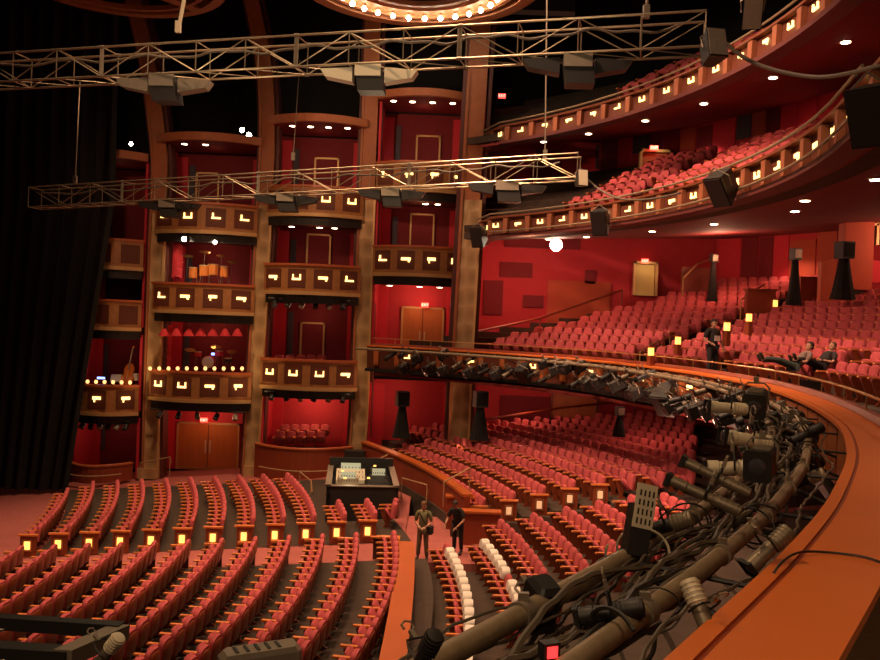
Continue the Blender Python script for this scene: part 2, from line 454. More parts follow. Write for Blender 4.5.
def ring_rows(R0, nr, dr, z0, dz, lo, hi, key, ymax=WY-.2, skip=None):
    for k in range(nr):
        Rr = R0+k*dr; st = math.degrees(.56/Rr); hit = 0
        ph = lo
        while ph < hi:
            p = arc(Rr, ph)
            ok = p.y < ymax and not any(a <= ph <= b for a, b in AIS) and (p.x/p.y < .56) and p.y > 12
            if skip and skip(k, ph, p): ok = False
            if ok: SEATS.append((p.x, p.y, z0+k*dz, R(ph), key, k+1, int((ph-lo)/st)+1, 'red', False))
            ph += st
ring_rows(22.95, 13, .95, MZ0+.28, .28, -24, 60, 'mezz', skip=lambda k, ph, p: p.y > 38.2+.36*k or (k > 8 and ph < 8) or (k >= 9 and 22 < ph < 29))
ring_rows(22.7, 6, .92, 4.41, .46, -24, 47.5, 'balcony', skip=lambda k, ph, p: p.y > 34.6+.55*k)
ring_rows(23.6, 4, .92, 8.85, .50, -10, 47.5, 'upper', skip=lambda k, ph, p: p.y > 33.8+.4*k)
# the ones that show largest become objects of their own
USHER = at(712, 362, 27.4)
SEATS = [s for s in SEATS if (V((s[0],s[1],0))-V((USHER.x,USHER.y,0))).length > .55]
def visible(s):
    x, y = proj(V((s[0], s[1], s[2]+.85)))
    if not (-12 < x < 892 and -12 < y < 672): return False
    if s[4] == 'mezz' or s[4] == 'balcony' or s[4] == 'upper': return True
    if s[4] == 'cover' and y > 640 and x > 480: return False
    # behind the pipes of the balcony front
    if y > 640-(x-480)*.55 and x > 480: return False
    if s[4] in ('parterre', 'parterre_far') and x > 690: return False
    if s[4] == 'parterre_far' and y < 385: return False
    return True
cand = sorted([s for s in SEATS if visible(s)], key=lambda s: V(s[:3]).length)
solo = cand[:300]; rest = cand[300:]
print('SEATS', len(SEATS), 'visible', len(cand), {k: sum(1 for s in solo if s[4] == k) for k in ('near','far','cover','parterre','parterre_far','mezz','booth','balcony')})
rowmin = {}
for s in solo:
    if s[4] == 'mezz': rowmin.setdefault(s[5], []).append(s)
for k in rowmin: rowmin[k].sort(key=lambda s: -s[1])
def seat_label(s):
    k, r, j = s[4], s[5], s[6]
    if k == 'near':
        return 'red seat, %s from the pink aisle, %s near row from the curved wall' % (ordn(j), ordn(r))
    if k == 'far':
        return 'red seat, %s from the end lamp, %s far row from the stage' % (ordn(j), ordn(r))
    if k == 'cover':
        return '%s seat, %s from the far end, %s row beyond the curved wall' % ('white covered' if s[7] == 'white' else 'uncovered red', ordn(j), ordn(r))
    if k == 'parterre':
        return 'red seat, %s from the cross aisle, %s rising row past the white covers' % (ordn(j), ordn(r))
    if k == 'parterre_far':
        return 'red seat, %s from its end panel, %s row beyond the cross aisle' % (ordn(j), ordn(r))
    if k == 'mezz':
        return 'red seat, %s from the far end, %s row behind the balcony rail' % (ordn(rowmin[r].index(s)+1), ordn(r))
    return 'red seat standing beside the mixing desk'
GR = {'near':'red seats in the near orchestra rows','far':'red seats in the far orchestra rows','cover':'seats of the two white covered rows','parterre':'red seats rising past the white covers','parterre_far':'red seats beyond the cross aisle','mezz':'red seats behind the balcony rail','booth':'red seats by the mixing desk'}
PR = {}
for s in solo:
    key = (s[7], s[8])
    if key not in PR: o = PR[key] = seat_proto(*key)
    else: o = copy_tree(PR[key])
    o.location = s[:3]; o.rotation_euler = (0,0,s[3]); tag(o, seat_label(s), 'seat', GR.get(s[4], 'red theatre seats'))
# the remaining seats as one mass
SB2 = cushion_mb(.245, .40, .93, .13, .265, n=5)
def mass(name, S, label):
    V_, F_, Mi = [], [], []
    parts = [(SB2, 0), (PAN, 0), (arm_mb(.275), 1), (side_mb(.275), 2), (SSH, 2)]
    for s in S:
        c, sn = math.cos(s[3]), math.sin(s[3])
        for mb, mi in parts:
            o = len(V_)
            V_ += [(s[0]+c*v[0]-sn*v[1], s[1]+sn*v[0]+c*v[1], s[2]+v[2]) for v in mb.v]
            F_ += [tuple(i+o for i in f) for f in mb.f]; Mi += [mi]*len(mb.f)
    me = bpy.data.meshes.new(name); me.from_pydata(V_, [], F_); me.update()
    for mm in ('seat_fabric', 'arm_wood', 'seat_wood'): me.materials.append(MT[mm])
    me.polygons.foreach_set('material_index', Mi); me.polygons.foreach_set('use_smooth', [True]*len(me.polygons))
    try: me.set_sharp_from_angle(angle=R(42))
    except Exception: pass
    o = bpy.data.objects.new(name, me); C.objects.link(o)
    return tag(o, label, 'seats', kind='stuff')
mass('distant_seating', rest, 'distant red theatre seats filling the rear rows and the balconies')
# lit end panels of the rows
def end_panel(x, y, z, rz, label, group, lit=True):
    r = empty('row_end_panel', (x, y, z), rz, label, 'panel', group)
    MB().box((.02,0,.33), (.50,.07,.66)).build('panel_board', 'seat_wood', r)
    MB().box((.0,-.005,.685), (.62,.13,.05)).build('armrest', 'arm_wood', r)
    l = MB().box((0,-.055,.36), (.17,.06,.25)).build('lamp', 'lamp_glow' if lit else 'dim_glow', r)
    MB().bx((-.14,-.075,.515),(.14,-.03,.54)).bx((-.14,-.075,.18),(.14,-.03,.205)).bx((-.14,-.075,.2),(-.115,-.03,.52)).bx((.115,-.075,.2),(.14,-.03,.52)).build('lamp_frame', 'brass', l)
    return r
for i in range(12):
    x0 = -12.28+.98*i; Y = 26.95
    lb = 'lit wooden panel ending the %s far row from the stage' % ordn(i+1)
    end_panel(rowx(x0, Y), Y, floor_z(x0), .05, lb, 'lit end panels along the pink aisle')
for k in range(5):
    x0 = 2.3+k*1.0; Y = 28.15
    end_panel(rowx(x0, Y), Y, parterre_z(x0-.35)+.1, .1, 'small lit panel ending the %s row beyond the cross aisle' % ordn(k+1), 'lit end panels along the cross aisle', False)
for i in range(0, 12):
    x0 = -12.05+.98*i; Y = 24.98
    r = empty('row_end_panel', (rowx(x0, Y), Y, floor_z(x0)), .05, 'unlit wooden panel heading the %s near row from the curved wall' % ordn(12-i), 'panel', 'unlit end panels facing the lamps')
    MB().box((.02,0,.33), (.46,.05,.64)).build('panel_board', 'seat_dark', r); MB().box((0,0,.665), (.55,.12,.04)).build('armrest', 'arm_wood', r)
for n_, (px, py, Y) in enumerate(((651,351,28.6),(678,340,29.6),(749,317,29.5),(775,303,33.5),(727,326,27.5))):
    p = at(px, py, Y)
    r = empty('aisle_lamp', p-V((0,0,.15)), .45, 'small glowing lamp post on the balcony stairs, %s' % ('lowest on the far side','upper on the far side','near the middle of the stairs','topmost of all','just above the standing usher')[n_], 'lamp', 'lamps along the balcony stairs')
    MB().box((0,0,.13), (.14,.14,.26)).build('lamp_body', 'lamp_glow', r); MB().box((0,0,.29), (.24,.24,.06)).build('cap', 'seat_wood', r)
    MB().box((0,0,-.25), (.18,.18,.5)).build('post', 'seat_wood', r)
# ------------------------------------------------------------------ balcony fronts
def glyph(k):                                        # bright lamp bars inside a niche, in three everyday arrangements
    mb = MB(); k = k % 4
    if k == 0: mb.box((0,0,.02),(.42,.05,.13)).box((.14,0,-.08),(.08,.05,.10))
    elif k == 1: mb.box((-.16,0,.03),(.05,.05,.24)).box((0,0,-.07),(.40,.05,.09)).box((.17,0,.05),(.05,.05,.22))
    elif k == 2: mb.box((0,0,.05),(.36,.05,.14)).box((-.1,0,-.07),(.05,.05,.14))
    else: mb.box((-.12,0,.08),(.07,.05,.20)).box((.02,0,-.05),(.40,.05,.08))
    return mb
GLY = [None]*4
def niche_lamp(parent, p, ang, k):
    k %= 4
    if GLY[k] is None: o = GLY[k] = glyph(k).build('niche_lamp', 'niche_glow', parent)
    else: o = GLY[k].copy(); C.objects.link(o); o.parent = parent
    o.location = p; o.rotation_euler = (0,0,ang); o.scale = (.75,1,.66); return o
def balcony_front(name, path, z, lamps_from, lamps_to, step_s, label, seed=0, hh=1.0, sc=1.0, inset=.18):
    r = struct(empty(name)); 
    rings = []
    g = MB(); sweep(g, path, [(0,z),(.5,z),(.5,z-.07),(0.0,z-.07)]); g.build('top_rail', 'dark_wood', r, True)
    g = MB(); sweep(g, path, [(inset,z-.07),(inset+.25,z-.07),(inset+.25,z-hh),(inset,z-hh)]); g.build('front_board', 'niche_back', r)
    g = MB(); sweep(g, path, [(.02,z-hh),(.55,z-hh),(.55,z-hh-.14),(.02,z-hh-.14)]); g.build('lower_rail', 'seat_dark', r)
    S = arclen(path); s = lamps_from; k = seed
    while s < min(S[-1]-.3, lamps_to):
        p, d = sample(path, s, S); nrm = V((d.y, -d.x, 0)); ang = math.atan2(d.y, d.x)
        rot = Matrix.Rotation(ang, 3, 'Z')
        MB().prism([(-.10,-.0),(.10,-.0),(.13,hh-.10),(-.13,hh-.10)], .16, c=V((p.x,p.y,z-hh))+nrm*(.09), ax=d, an=nrm).build('panel_post', 'post_wood', r)
        p, d = sample(path, s+step_s/2, S); nrm = V((d.y, -d.x, 0))
        niche_lamp(r, V((p.x, p.y, z-hh*.5))+nrm*(inset-.06), math.atan2(d.y, d.x), random.randrange(4)); k += 1
        s += step_s
    return r
def arcpath(Rr, p0, p1, n=60): return [arcx(Rr, p0+(p1-p0)*i/n) for i in range(n+1)]
random.seed(5)
pth1 = arcpath(21, -34, 44.5)+[V((1.55, 37.6, 0)), V((1.5, 39.4, 0))]
pth2 = arcpath(22, -16, 46)+[V((1.55, 38.9, 0)), V((1.5, 39.6, 0))]
balcony_front('trim_first_balcony', pth1, 4.5, .5, 99, 1.25, '', hh=.74)
balcony_front('trim_second_balcony', pth2, 8.6, .5, 99, 1.35, '', hh=.66)
# lighting pipes clamped in front of the upper balconies
def front_pipe(path, z, off, label, r=.035, name='lighting_pipe'):
    q = offset(path, off); e = empty(name, q[0]+V((0,0,z)), 0, label, 'pipe')
    o = MB().path([p+V((0,0,z))-q[0]-V((0,0,z)) for p in q], r, 6).build('tube', 'pipe_metal', e, True)
    S = arclen(path); s = 1.0
    while s < S[-1]-1:
        p, d = sample(path, s, S); n_ = V((d.y,-d.x,0)); 
        MB().tube(p+n_*off+V((0,0,z))-e.location, p+n_*.1+V((0,0,z+.12))-e.location, .02, 5).build('bracket', 'black_paint', e); s += 2.6
    return e
front_pipe(pth1[12:62], 4.60, -.07, 'thin grey pipe running above the rail of the first upper balcony')
front_pipe(pth1[12:62], 3.85, -.12, 'thin dark pipe low in front of the first upper balcony')
front_pipe(pth2[6:62], 8.70, -.07, 'thin grey pipe running above the rail of the topmost balcony')
# mezzanine front and its wide wooden shelf
mf = struct(empty('trim_mezzanine_front'))
path = rail
g = MB(); sweep(g, path, [(0,RAILZ),(.085,RAILZ),(.085,RAILZ-.05),(0,RAILZ-.05)]); g.build('rail_nosing', 'rail_wood', mf)
g = MB(); sweep(g, path, [(.085,RAILZ-.012),(.115,RAILZ-.012),(.115,RAILZ-.05),(.085,RAILZ-.05)]); g.build('rail_groove', 'rail_groove', mf)
g = MB(); sweep(g, path, [(.115,RAILZ),(.52,RAILZ),(.52,RAILZ-.05),(.115,RAILZ-.05)]); g.build('rail_shelf', 'rail_wood', mf)
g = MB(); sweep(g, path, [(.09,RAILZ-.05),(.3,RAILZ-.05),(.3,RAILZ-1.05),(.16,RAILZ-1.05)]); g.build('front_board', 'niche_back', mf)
g = MB(); sweep(g, path[48:], [(.56,RAILZ+.10),(.66,RAILZ+.10),(.66,RAILZ-.8),(.52,RAILZ-.8),(.52,RAILZ+.02)]); g.build('rear_curb', 'low_wood', mf)
g = MB(); sweep(g, path, [(-.02,RAILZ-1.05),(.6,RAILZ-1.05),(.6,RAILZ-1.2),(-.02,RAILZ-1.2)]); g.build('lower_rail', 'black_paint', mf)
S = arclen(path); s = .3; k = 0
while s < S[-1]-.5:
    stp = .62 if s < 14 else 1.1
    p, d = sample(path, s, S); nrm = V((d.y,-d.x,0))
    if s < 22:
        MB().prism([(-stp*.45,0),(stp*.45,0),(stp*.45,.80),(-stp*.45,.80)], .035, c=V((p.x,p.y,RAILZ-.92))+nrm*.075, ax=d, an=(nrm+V((0,0,.12))).normalized()).build('wood_panel', 'panel_wood', mf)
    else:
        MB().prism([(-.11,0),(.11,0),(.13,.8),(-.13,.8)], .12, c=V((p.x,p.y,RAILZ-.92))+nrm*.08, ax=d, an=nrm).build('panel_post', 'panel_wood', mf)
        p2, d2 = sample(path, s+stp/2, S); n2 = V((d2.y,-d2.x,0))
        if k % 3 == 0: niche_lamp(mf, V((p2.x,p2.y,RAILZ-.45))+n2*.06, math.atan2(d2.y,d2.x), k)
    s += stp; k += 1
# brass handrail on the shelf
e = empty('brass_handrail', path[50]+V((0,0,RAILZ)), 0, 'long thin brass handrail standing on the far part of the wooden shelf', 'handrail')
q = offset(path, .60)[50:]
MB().path([p+V((0,0,.33))-path[50] for p in q], .022, 6).build('tube', 'brass', e, True)
Sq = arclen(q); s = .6
while s < Sq[-1]:
    p, d = sample(q, s, Sq); MB().tube(p-path[50]+V((0,0,.08)), p-path[50]+V((0,0,.33)), .014, 5).build('post', 'brass', e); s += 1.9
# ------------------------------------------------------------------ pipes, clamps, cables and lanterns on the mezzanine front
PZ1, PZ2 = -1.35, -1.35
pipeA = [p+V((0,0,PZ1)) for p in offset(rail, -.84)]
pipeB = [p+V((0,0,PZ2)) for p in offset(rail, -.40)]
SA, SBl = arclen(pipeA), arclen(pipeB)
for nm, pp, lb in ((0, pipeA, 'thick brown lighting pipe curving along the balcony, outer of the two'), (1, pipeB, 'thick brown lighting pipe curving along the balcony, nearer the wooden shelf')):
    e = empty('lighting_pipe', pp[0], 0, lb, 'pipe', 'curved lighting pipes of the balcony front')
    MB().path([p-pp[0] for p in pp], .052, 12).build('tube', 'pipe_metal', e, True)
    S = arclen(pp); s = .9+.4*nm
    while s < S[-1]-.5:
        p, d = sample(pp, s, S); 
        MB().tube(p-d*.045-pp[0], p+d*.045-pp[0], .066, 12).box(p-pp[0]+V((0,0,.07)), (.05,.03,.06)).build('coupling', 'grey_metal', e, True); s += 1.35
S = arclen(rail); s = 1.2; nb_ = 0
while s < 42:
    nb_ += 1
    p, d = sample(rail, s, S); n_ = V((d.y,-d.x,0)); a = p+n_*.12+V((0,0,RAILZ-.55)); b = p-n_*.9+V((0,0,PZ1-.04))
    e = empty('pipe_bracket', a, 0, 'dark steel bracket under the lighting pipes, %s from the near end' % ordn(nb_), 'bracket', 'brackets of the lighting pipes')
    MB().tube((0,0,0), b-a, .022, 6).build('arm', 'black_paint', e); MB().tube(V((0,0,.35)), b-a, .016, 6).build('stay', 'black_paint', e); s += 2.15
def aim_matrix(loc, d, up=V((0,0,1))):
    d = V(d).normalized(); s_, t = frame(d); m = Matrix.Identity(4)
    for i in range(3): m[i][0] = d[i]; m[i][1] = -s_[i]; m[i][2] = t[i]; m[i][3] = loc[i]
    return m
def profile_spot(loc, d, sc, label, group, body='cream_metal', tube='fixture_body', lit=False, name='stage_lantern'):
    """ellipsoidal lantern: ribbed lamp house, barrel with lens, accessory frame, yoke and hook clamp (points along +x)"""
    e = empty(name, (0,0,0), 0, label, 'stage light', group); e.matrix_world = aim_matrix(V(loc), d) @ (Matrix.Scale(sc, 4) if not isinstance(sc, tuple) else Matrix.Diagonal((*sc, 1)))
    h = MB()
    h.lathe([(.045,-.30),(.085,-.29),(.095,-.24),(.095,-.07),(.075,-.04)], 10, axis=(1,0,0))
    for k in range(5): h.lathe([(.104,-.26+.045*k),(.104,-.245+.045*k)], 10, axis=(1,0,0))
    h.build('lamp_house', body, e, True)
    MB().lathe([(.075,-.05),(.08,.0),(.08,.16),(.092,.17),(.092,.30)], 12, axis=(1,0,0)).build('barrel', tube, e, True)
    MB().box((.315,0,.0),(.02,.20,.20)).box((.335,0,.10),(.03,.2,.012)).box((.335,0,-.10),(.03,.2,.012)).box((.335,.1,0),(.03,.012,.2)).box((.335,-.1,0),(.03,.012,.2)).build('colour_frame', 'black_paint', e)
    MB().lathe([(.080,.325),(.06,.335),(.02,.341)], 12, axis=(1,0,0)).build('lens', 'spot_glow' if lit else 'lens_glass', e, True)
    MB().path([(0,.125,-.01),(0,.13,.12),(0,.10,.20),(0,-.10,.20),(0,-.13,.12),(0,-.125,-.01)], .013, 5).build('yoke', 'black_paint', e)
    c = MB().box((0,0,.25),(.035,.05,.10)); c.path([(0,-.01,.29),(0,-.06,.33),(0,-.05,.40),(0,.01,.42),(0,.065,.38),(0,.06,.33)], .013, 5); c.build('hook_clamp', 'grey_metal', e)
    return e
def moving_head(loc, d, sc, label, group, wood=False):
    """black scroller box lantern: square housing, front hood, handle and yoke"""
    e = empty('box_lantern', (0,0,0), 0, label, 'stage light', group); e.matrix_world = aim_matrix(V(loc), d) @ Matrix.Scale(sc, 4)
    MB().layers([[V((x, y*k, z*k)) for y, z in ((-.13,-.12),(-.10,-.15),(.10,-.15),(.13,-.12),(.13,.12),(.10,.15),(-.10,.15),(-.13,.12))] for x, k in ((-.20,.7),(-.15,1),(.16,1),(.20,1.12),(.24,1.12))]).build('housing', 'black_paint', e)
    MB().lathe([(.10,.235),(.07,.25),(.02,.255)], 12, axis=(1,0,0)).build('lens', 'lens_glass', e, True)
    g = MB()
    for k in range(4): g.box((-.12+.06*k,0,.155),(.02,.18,.012))
    g.build('vent_fins', 'grey_metal', e)
    MB().path([(0,.15,-.01),(0,.16,.2),(0,.1,.26),(0,-.1,.26),(0,-.16,.2),(0,-.15,-.01)], .014, 5).build('yoke', 'grey_metal', e)
    MB().box((0,0,.30),(.04,.06,.08)).build('hook_clamp', 'grey_metal', e)
    return e
random.seed(11)
where = ['first','second','third','fourth','fifth','sixth','seventh','eighth','ninth','tenth','eleventh','twelfth','thirteenth','fourteenth','fifteenth','sixteenth','seventeenth','eighteenth','nineteenth','twentieth']
# curving run of lanterns from beside the viewer to the far end
n_sp = n_bx = 0
s = 7.4
STAGE = V((-22, 22, -5))
while s < SA[-1]-1.5:
    for pp, SS, off in ((pipeA, SA, -.0), (pipeB, SBl, .3)):
        p, d = sample(pp, min(s+off, SS[-1]-.1), SS)
        px, py = proj(p)
        if p.y < 9.5: continue
        aim = (STAGE+V((random.uniform(-3,3), random.uniform(-9,9), 0))-p).normalized()+V((0,0,-.35+random.uniform(-.15,.15)))
        up = random.random() < .25
        loc = p+V((0,0,-.36)) if not up else p+V((0,0,.10))
        sc = random.uniform(.72, .95)
        if s > 15: sc *= 1.2; loc = loc-V((0,0,random.uniform(.05,.35)))
        if random.random() < ((.42 if pp is pipeA else .25) if s < 15 else .5):
            n_bx += 1; moving_head(loc-V((0,0,.05)), aim, sc*1.15, 'black box lantern, %s one out along the curved balcony pipes' % ordn(n_bx), 'lanterns on the balcony pipes')
        else:
            n_sp += 1; profile_spot(loc, aim, sc, 'long barrelled stage lantern, %s one out along the curved balcony pipes' % ordn(n_sp), 'lanterns on the balcony pipes', body=random.choice(['cream_metal','fixture_body','fixture_body','black_paint'] if s < 15 else ['black_paint','black_paint','fixture_body']), tube=random.choice(['fixture_body','black_paint','black_paint']))
    s += .85 if s < 14 else .68
# hand placed ones close by
profile_spot(at(728,408,7.6), (-.95,-.05,.05), .58, 'cream ribbed lantern jutting out highest beside the row of pipes', 'close lanterns on the balcony pipes', 'cream_metal', 'cream_metal')
profile_spot(at(748,440,7.0), (-.9,-.1,.12), .68, 'big cream lit lantern in front of the tall black box', 'close lanterns on the balcony pipes', 'cream_metal', 'cream_metal')
profile_spot(at(718,478,6.0), (-.7,.35,.30), (.8,.42,.42), 'slim brown barrelled lantern pointing up over the seats', 'close lanterns on the balcony pipes', 'fixture_body', 'fixture_body')
profile_spot(at(706,496,5.6), (-.7,.35,.26), (.8,.42,.42), 'slim brown barrelled lantern just below its twin', 'close lanterns on the balcony pipes', 'fixture_body', 'fixture_body')
profile_spot(at(733,468,6.6), (-.8,.15,-.05), .65, 'pale finned lantern between the slim barrels and the black box', 'close lanterns on the balcony pipes', 'cream_metal', 'cream_metal')
moving_head(at(756,402,7.8), (-.4,-.8,-.2), .7, 'tall black box lantern above the cream lit one', 'close lanterns on the balcony pipes')
moving_head(at(762,462,6.4), (-.5,-.8,-.1), .7, 'square black box lantern hanging below the cream lit one', 'close lanterns on the balcony pipes')
moving_head(at(541,600,4.2), (-.15,.3,-.95), .55, 'upright black box lantern behind the outer pipe', 'close lanterns on the balcony pipes')
profile_spot(at(612,612,3.9), (-.9,.2,-.25), .5, 'dark lantern with a round open barrel between the two pipes', 'close lanterns on the balcony pipes', 'black_paint', 'black_paint')
profile_spot(at(700,610,3.6), (.25,-.6,-.8), .45, 'cream edged lantern hanging below the pipes near the shelf', 'close lanterns on the balcony pipes', 'cream_metal', 'fixture_body')
profile_spot(at(770,548,4.5), (-.7,-.2,-.6), .5, 'brown lantern tucked between pipe and shelf', 'close lanterns on the balcony pipes', 'fixture_body', 'fixture_body')
profile_spot(at(668,525,5.3), (-.8,.4,-.4), .55, 'brown lantern slung behind the ribbed cream plate', 'close lanterns on the balcony pipes', 'fixture_body', 'black_paint')
# slotted cream lantern seen end on
e = empty('floodlight', at(641,530,5.0), 0, 'cream slotted floodlight standing up behind the outer pipe', 'stage light')
e.rotation_euler = (R(-12), R(12), R(8))
MB().box((0,.05,0), (.13,.10,.30)).build('housing', 'black_paint', e)
e2 = MB().box((0,0,.14), (.125,.02,.26)).build('face_plate', 'cream_metal', e)
g = MB()
for a in range(4):
    for b_ in range(4): g.box((-.04+.027*a, -.011, .05+.055*b_), (.010,.004,.035))
g.build('louvre', 'black_paint', e2)
e = empty('signal_box', at(549,650,3.4), .4, 'small box with a glowing red face under the outer pipe', 'box')
MB().box((0,0,0),(.075,.05,.07)).build('housing', 'black_paint', e); MB().box((0,-.028,.0),(.045,.006,.045)).build('red_lamp', 'red_glow', e)
# lantern frames hanging low in front, bottom left
e = empty('box_lantern', at(26,650,3.2), R(-4), 'big black frame shaped lantern hanging at the bottom left corner', 'stage light')
g = MB(); g.bx((-.62,-.13,.0),(.22,-.06,.055)).bx((-.62,.13,.015),(.30,.18,.065)).build('frame_bar', 'black_paint', e)
MB().prism([(0,0),(.07,.0),(.16,.28),(.09,.28)], .06, c=(.17,-.12,.03), ax=(1,0,0), ay=(0,1,0), an=(0,0,1)).build('end_bar', 'grey_metal', e)
MB().tube((-.5,.03,.05),(-.12,.05,.05), .006, 5).tube((-.12,.05,.05),(-.2,-.05,.05), .006, 5).path([(.02+.09*math.cos(a_*.5), -.2, -.02+.06*math.sin(a_*.5)) for a_ in range(8)], .006, 5).build('wire_loop', 'grey_metal', e)
MB().lathe([(.02,-.01),(.035,0),(.02,.02)], 8, c=(-.38,.03,.03)).build('brass_knob', 'brass', e, True)
profile_spot(at(108,652,2.9), (-.5,.2,-.7), .26, 'small cream lantern below the frame at the bottom left corner', None, 'cream_metal', 'fixture_body')
e = empty('box_lantern', at(262,652,3.2), R(28), 'grey slotted lantern top poking up at the bottom edge', 'stage light')
MB().layers([[V((x*k, y*k, z)) for x, y in ((-.16,-.05),(.13,-.05),(.15,-.02),(.15,.05),(-.14,.05),(-.16,.03))] for z, k in ((-.15,1),(.0,1),(.02,.88))]).build('housing', 'grey_metal', e)
g = MB()
for k in range(5): g.box((-.1+.04*k,0,.021),(.012,.06,.006))
g.build('vent_slot', 'black_paint', e)
e = profile_spot(at(425,655,3.1), (-.3,.4,-.8), .38, 'dark lantern with a wire loop at the foot of the curved wall', None, 'black_paint', 'black_paint')
# cables
def cable(pts, r, m, label, group='cables on the lighting pipes'):
    o = MB().path(pts, r, 5 if r < .02 else 7).build('cable', m, None, True)
    return tag(o, label, 'cable', group)
random.seed(21)
for k in range(20):
    base = offset(rail, random.uniform(-.95, -.16)); S = arclen(base); s = 1.0+random.random(); pts = []; ph = random.random()*6; am = random.uniform(.03,.10); zz = random.uniform(-.16,.02)
    end = random.uniform(9, 26)
    while s < end:
        p, d = sample(base, s, S); n_ = V((d.y,-d.x,0))
        pts.append(p+n_*(am*math.sin(s*1.7+ph)+random.uniform(-.012,.012))+V((0,0,PZ1+zz+am*.7*math.sin(s*2.3+ph*2)+random.uniform(-.008,.008)))); s += .12
    cable(catmull(pts, 2), random.choice([.008,.011,.014,.017]), random.choice(['cable_brown','cable_black','cable_brown']), 'long cable winding along the two curved lighting pipes')
LS = sorted([(random.uniform(3.6, 18 if k < 34 else 40), random.random() < .5) for k in range(46)]); LC = [0, 0]
for k in range(46):
    s, ou = LS[k]; pp, SS = (pipeA, SA) if ou else (pipeB, SBl); LC[ou] += 1; p, d = sample(pp, s, SS); n_ = V((d.y,-d.x,0)); rr = random.uniform(.07,.17); pts = []
    tilt = random.uniform(-.8,.8)
    for i in range(random.randint(14, 26)):
        a = 2*PI*i/16+k; pts.append(p+n_*math.cos(a)*rr+V((0,0,math.sin(a)*rr*.9-.03))+d*(tilt*math.cos(a)*rr+.012*i-.1))
    cable(catmull(pts, 2), random.choice([.005,.008,.011]), random.choice(['cable_brown','cable_black','cable_black','cream_metal' if k % 9 == 0 else 'cable_black']), 'cable loop round the %s lighting pipe, %s from the near end' % ('outer' if ou else 'inner', ordn(LC[ou])), 'cable loops round the lighting pipes')
a = at(786,560,4.25)
cable(catmull([a+V((-.1,.1,-.25)), a+V((-.03,.03,-.05)), atz(797,553,RAILZ+.03), atz(825,552,RAILZ+.012), atz(860,556,RAILZ+.012), atz(884,563,RAILZ+.012), atz(930,580,RAILZ+.01)], 8), .007, 'cable_black', 'thin black cable lying across the orange wooden shelf', 'cable over the shelf')
# ------------------------------------------------------------------ pilasters and ribs
def pilaster(x, Y, w, z0, z1, name, curve=None):
    r = struct(empty(name, (x, Y, z0)))
    pts = [V((0,0,z)) for z in [i*(z1-z0)/20 for i in range(21)]] if curve is None else [V((c[0]-x, 0, c[1]-z0)) for c in curve]
    zs = 9.0-z0
    lo = [p for p in pts if p.z <= 14.5]; 
    def col(o0, o1, y0, y1, nm, mt, P):
        g = MB(); g.layers([[p+V((o0,y0,0)), p+V((o1,y0,0)), p+V((o1,y1,0)), p+V((o0,y1,0))] for p in P]); return g.build(nm, mt, r)
    k = next((i for i, p in enumerate(pts) if p.z > 12.5), len(pts)-1)
    col(-w*.30, w*.34, 0, .9, 'shaft', 'gilt_relief', pts[:k+1]); 
    if k < len(pts)-1: col(-w*.30, w*.34, 0, .9, 'upper_shaft', 'rib_paint', pts[k:])
    col(w*.34, w*.42, -.12, .9, 'edge_bead', 'gold_trim', pts[:k+1]); col(-w*.40, -w*.30, -.10, .9, 'edge_bead', 'rib_paint', pts)
    col(w*.42, w*.56, .15, .9, 'reveal', 'seat_dark', pts); col(-w*.55, -w*.40, .15, .9, 'reveal', 'seat_dark', pts)
    MB().bx((-w*.5,-.16,0),(w*.5,.9,.5)).build('plinth', 'gilt_relief', r)
    return r
def curve_from(pp, Y, z0, z1):
    c = catmull([V((at(x, y, Y).x, at(x, y, Y).z, 0)) for x, y in pp], 6); return [(p.x, p.y) for p in c]
pilaster(PILX[0], 40.5, .95, -8.0, 17, 'column_1', curve_from([(150,478),(151,420),(154,330),(157,240),(160,165),(154,105),(146,55),(133,0),(120,-40)], 40.5, 0, 0))
pilaster(PILX[1], 40.5, .95, -7.7, 17, 'column_2', curve_from([(250,475),(254,400),(259,310),(263,230),(267,160),(267,100),(262,50),(252,0),(243,-40)], 40.5, 0, 0))
pilaster(PILX[2], 40.5, 1.0, -7.4, 17, 'column_3', curve_from([(357,450),(360,400),(363,300),(367,200),(371,100),(373,40),(374,0),(375,-40)], 40.5, 0, 0))
pilaster(PILX[3], 38.5, 1.2, -7.0, 17, 'column_4', curve_from([(458,450),(461,380),(466,290),(471,200),(476,110),(480,50),(484,0),(487,-40)], 38.5, 0, 0))
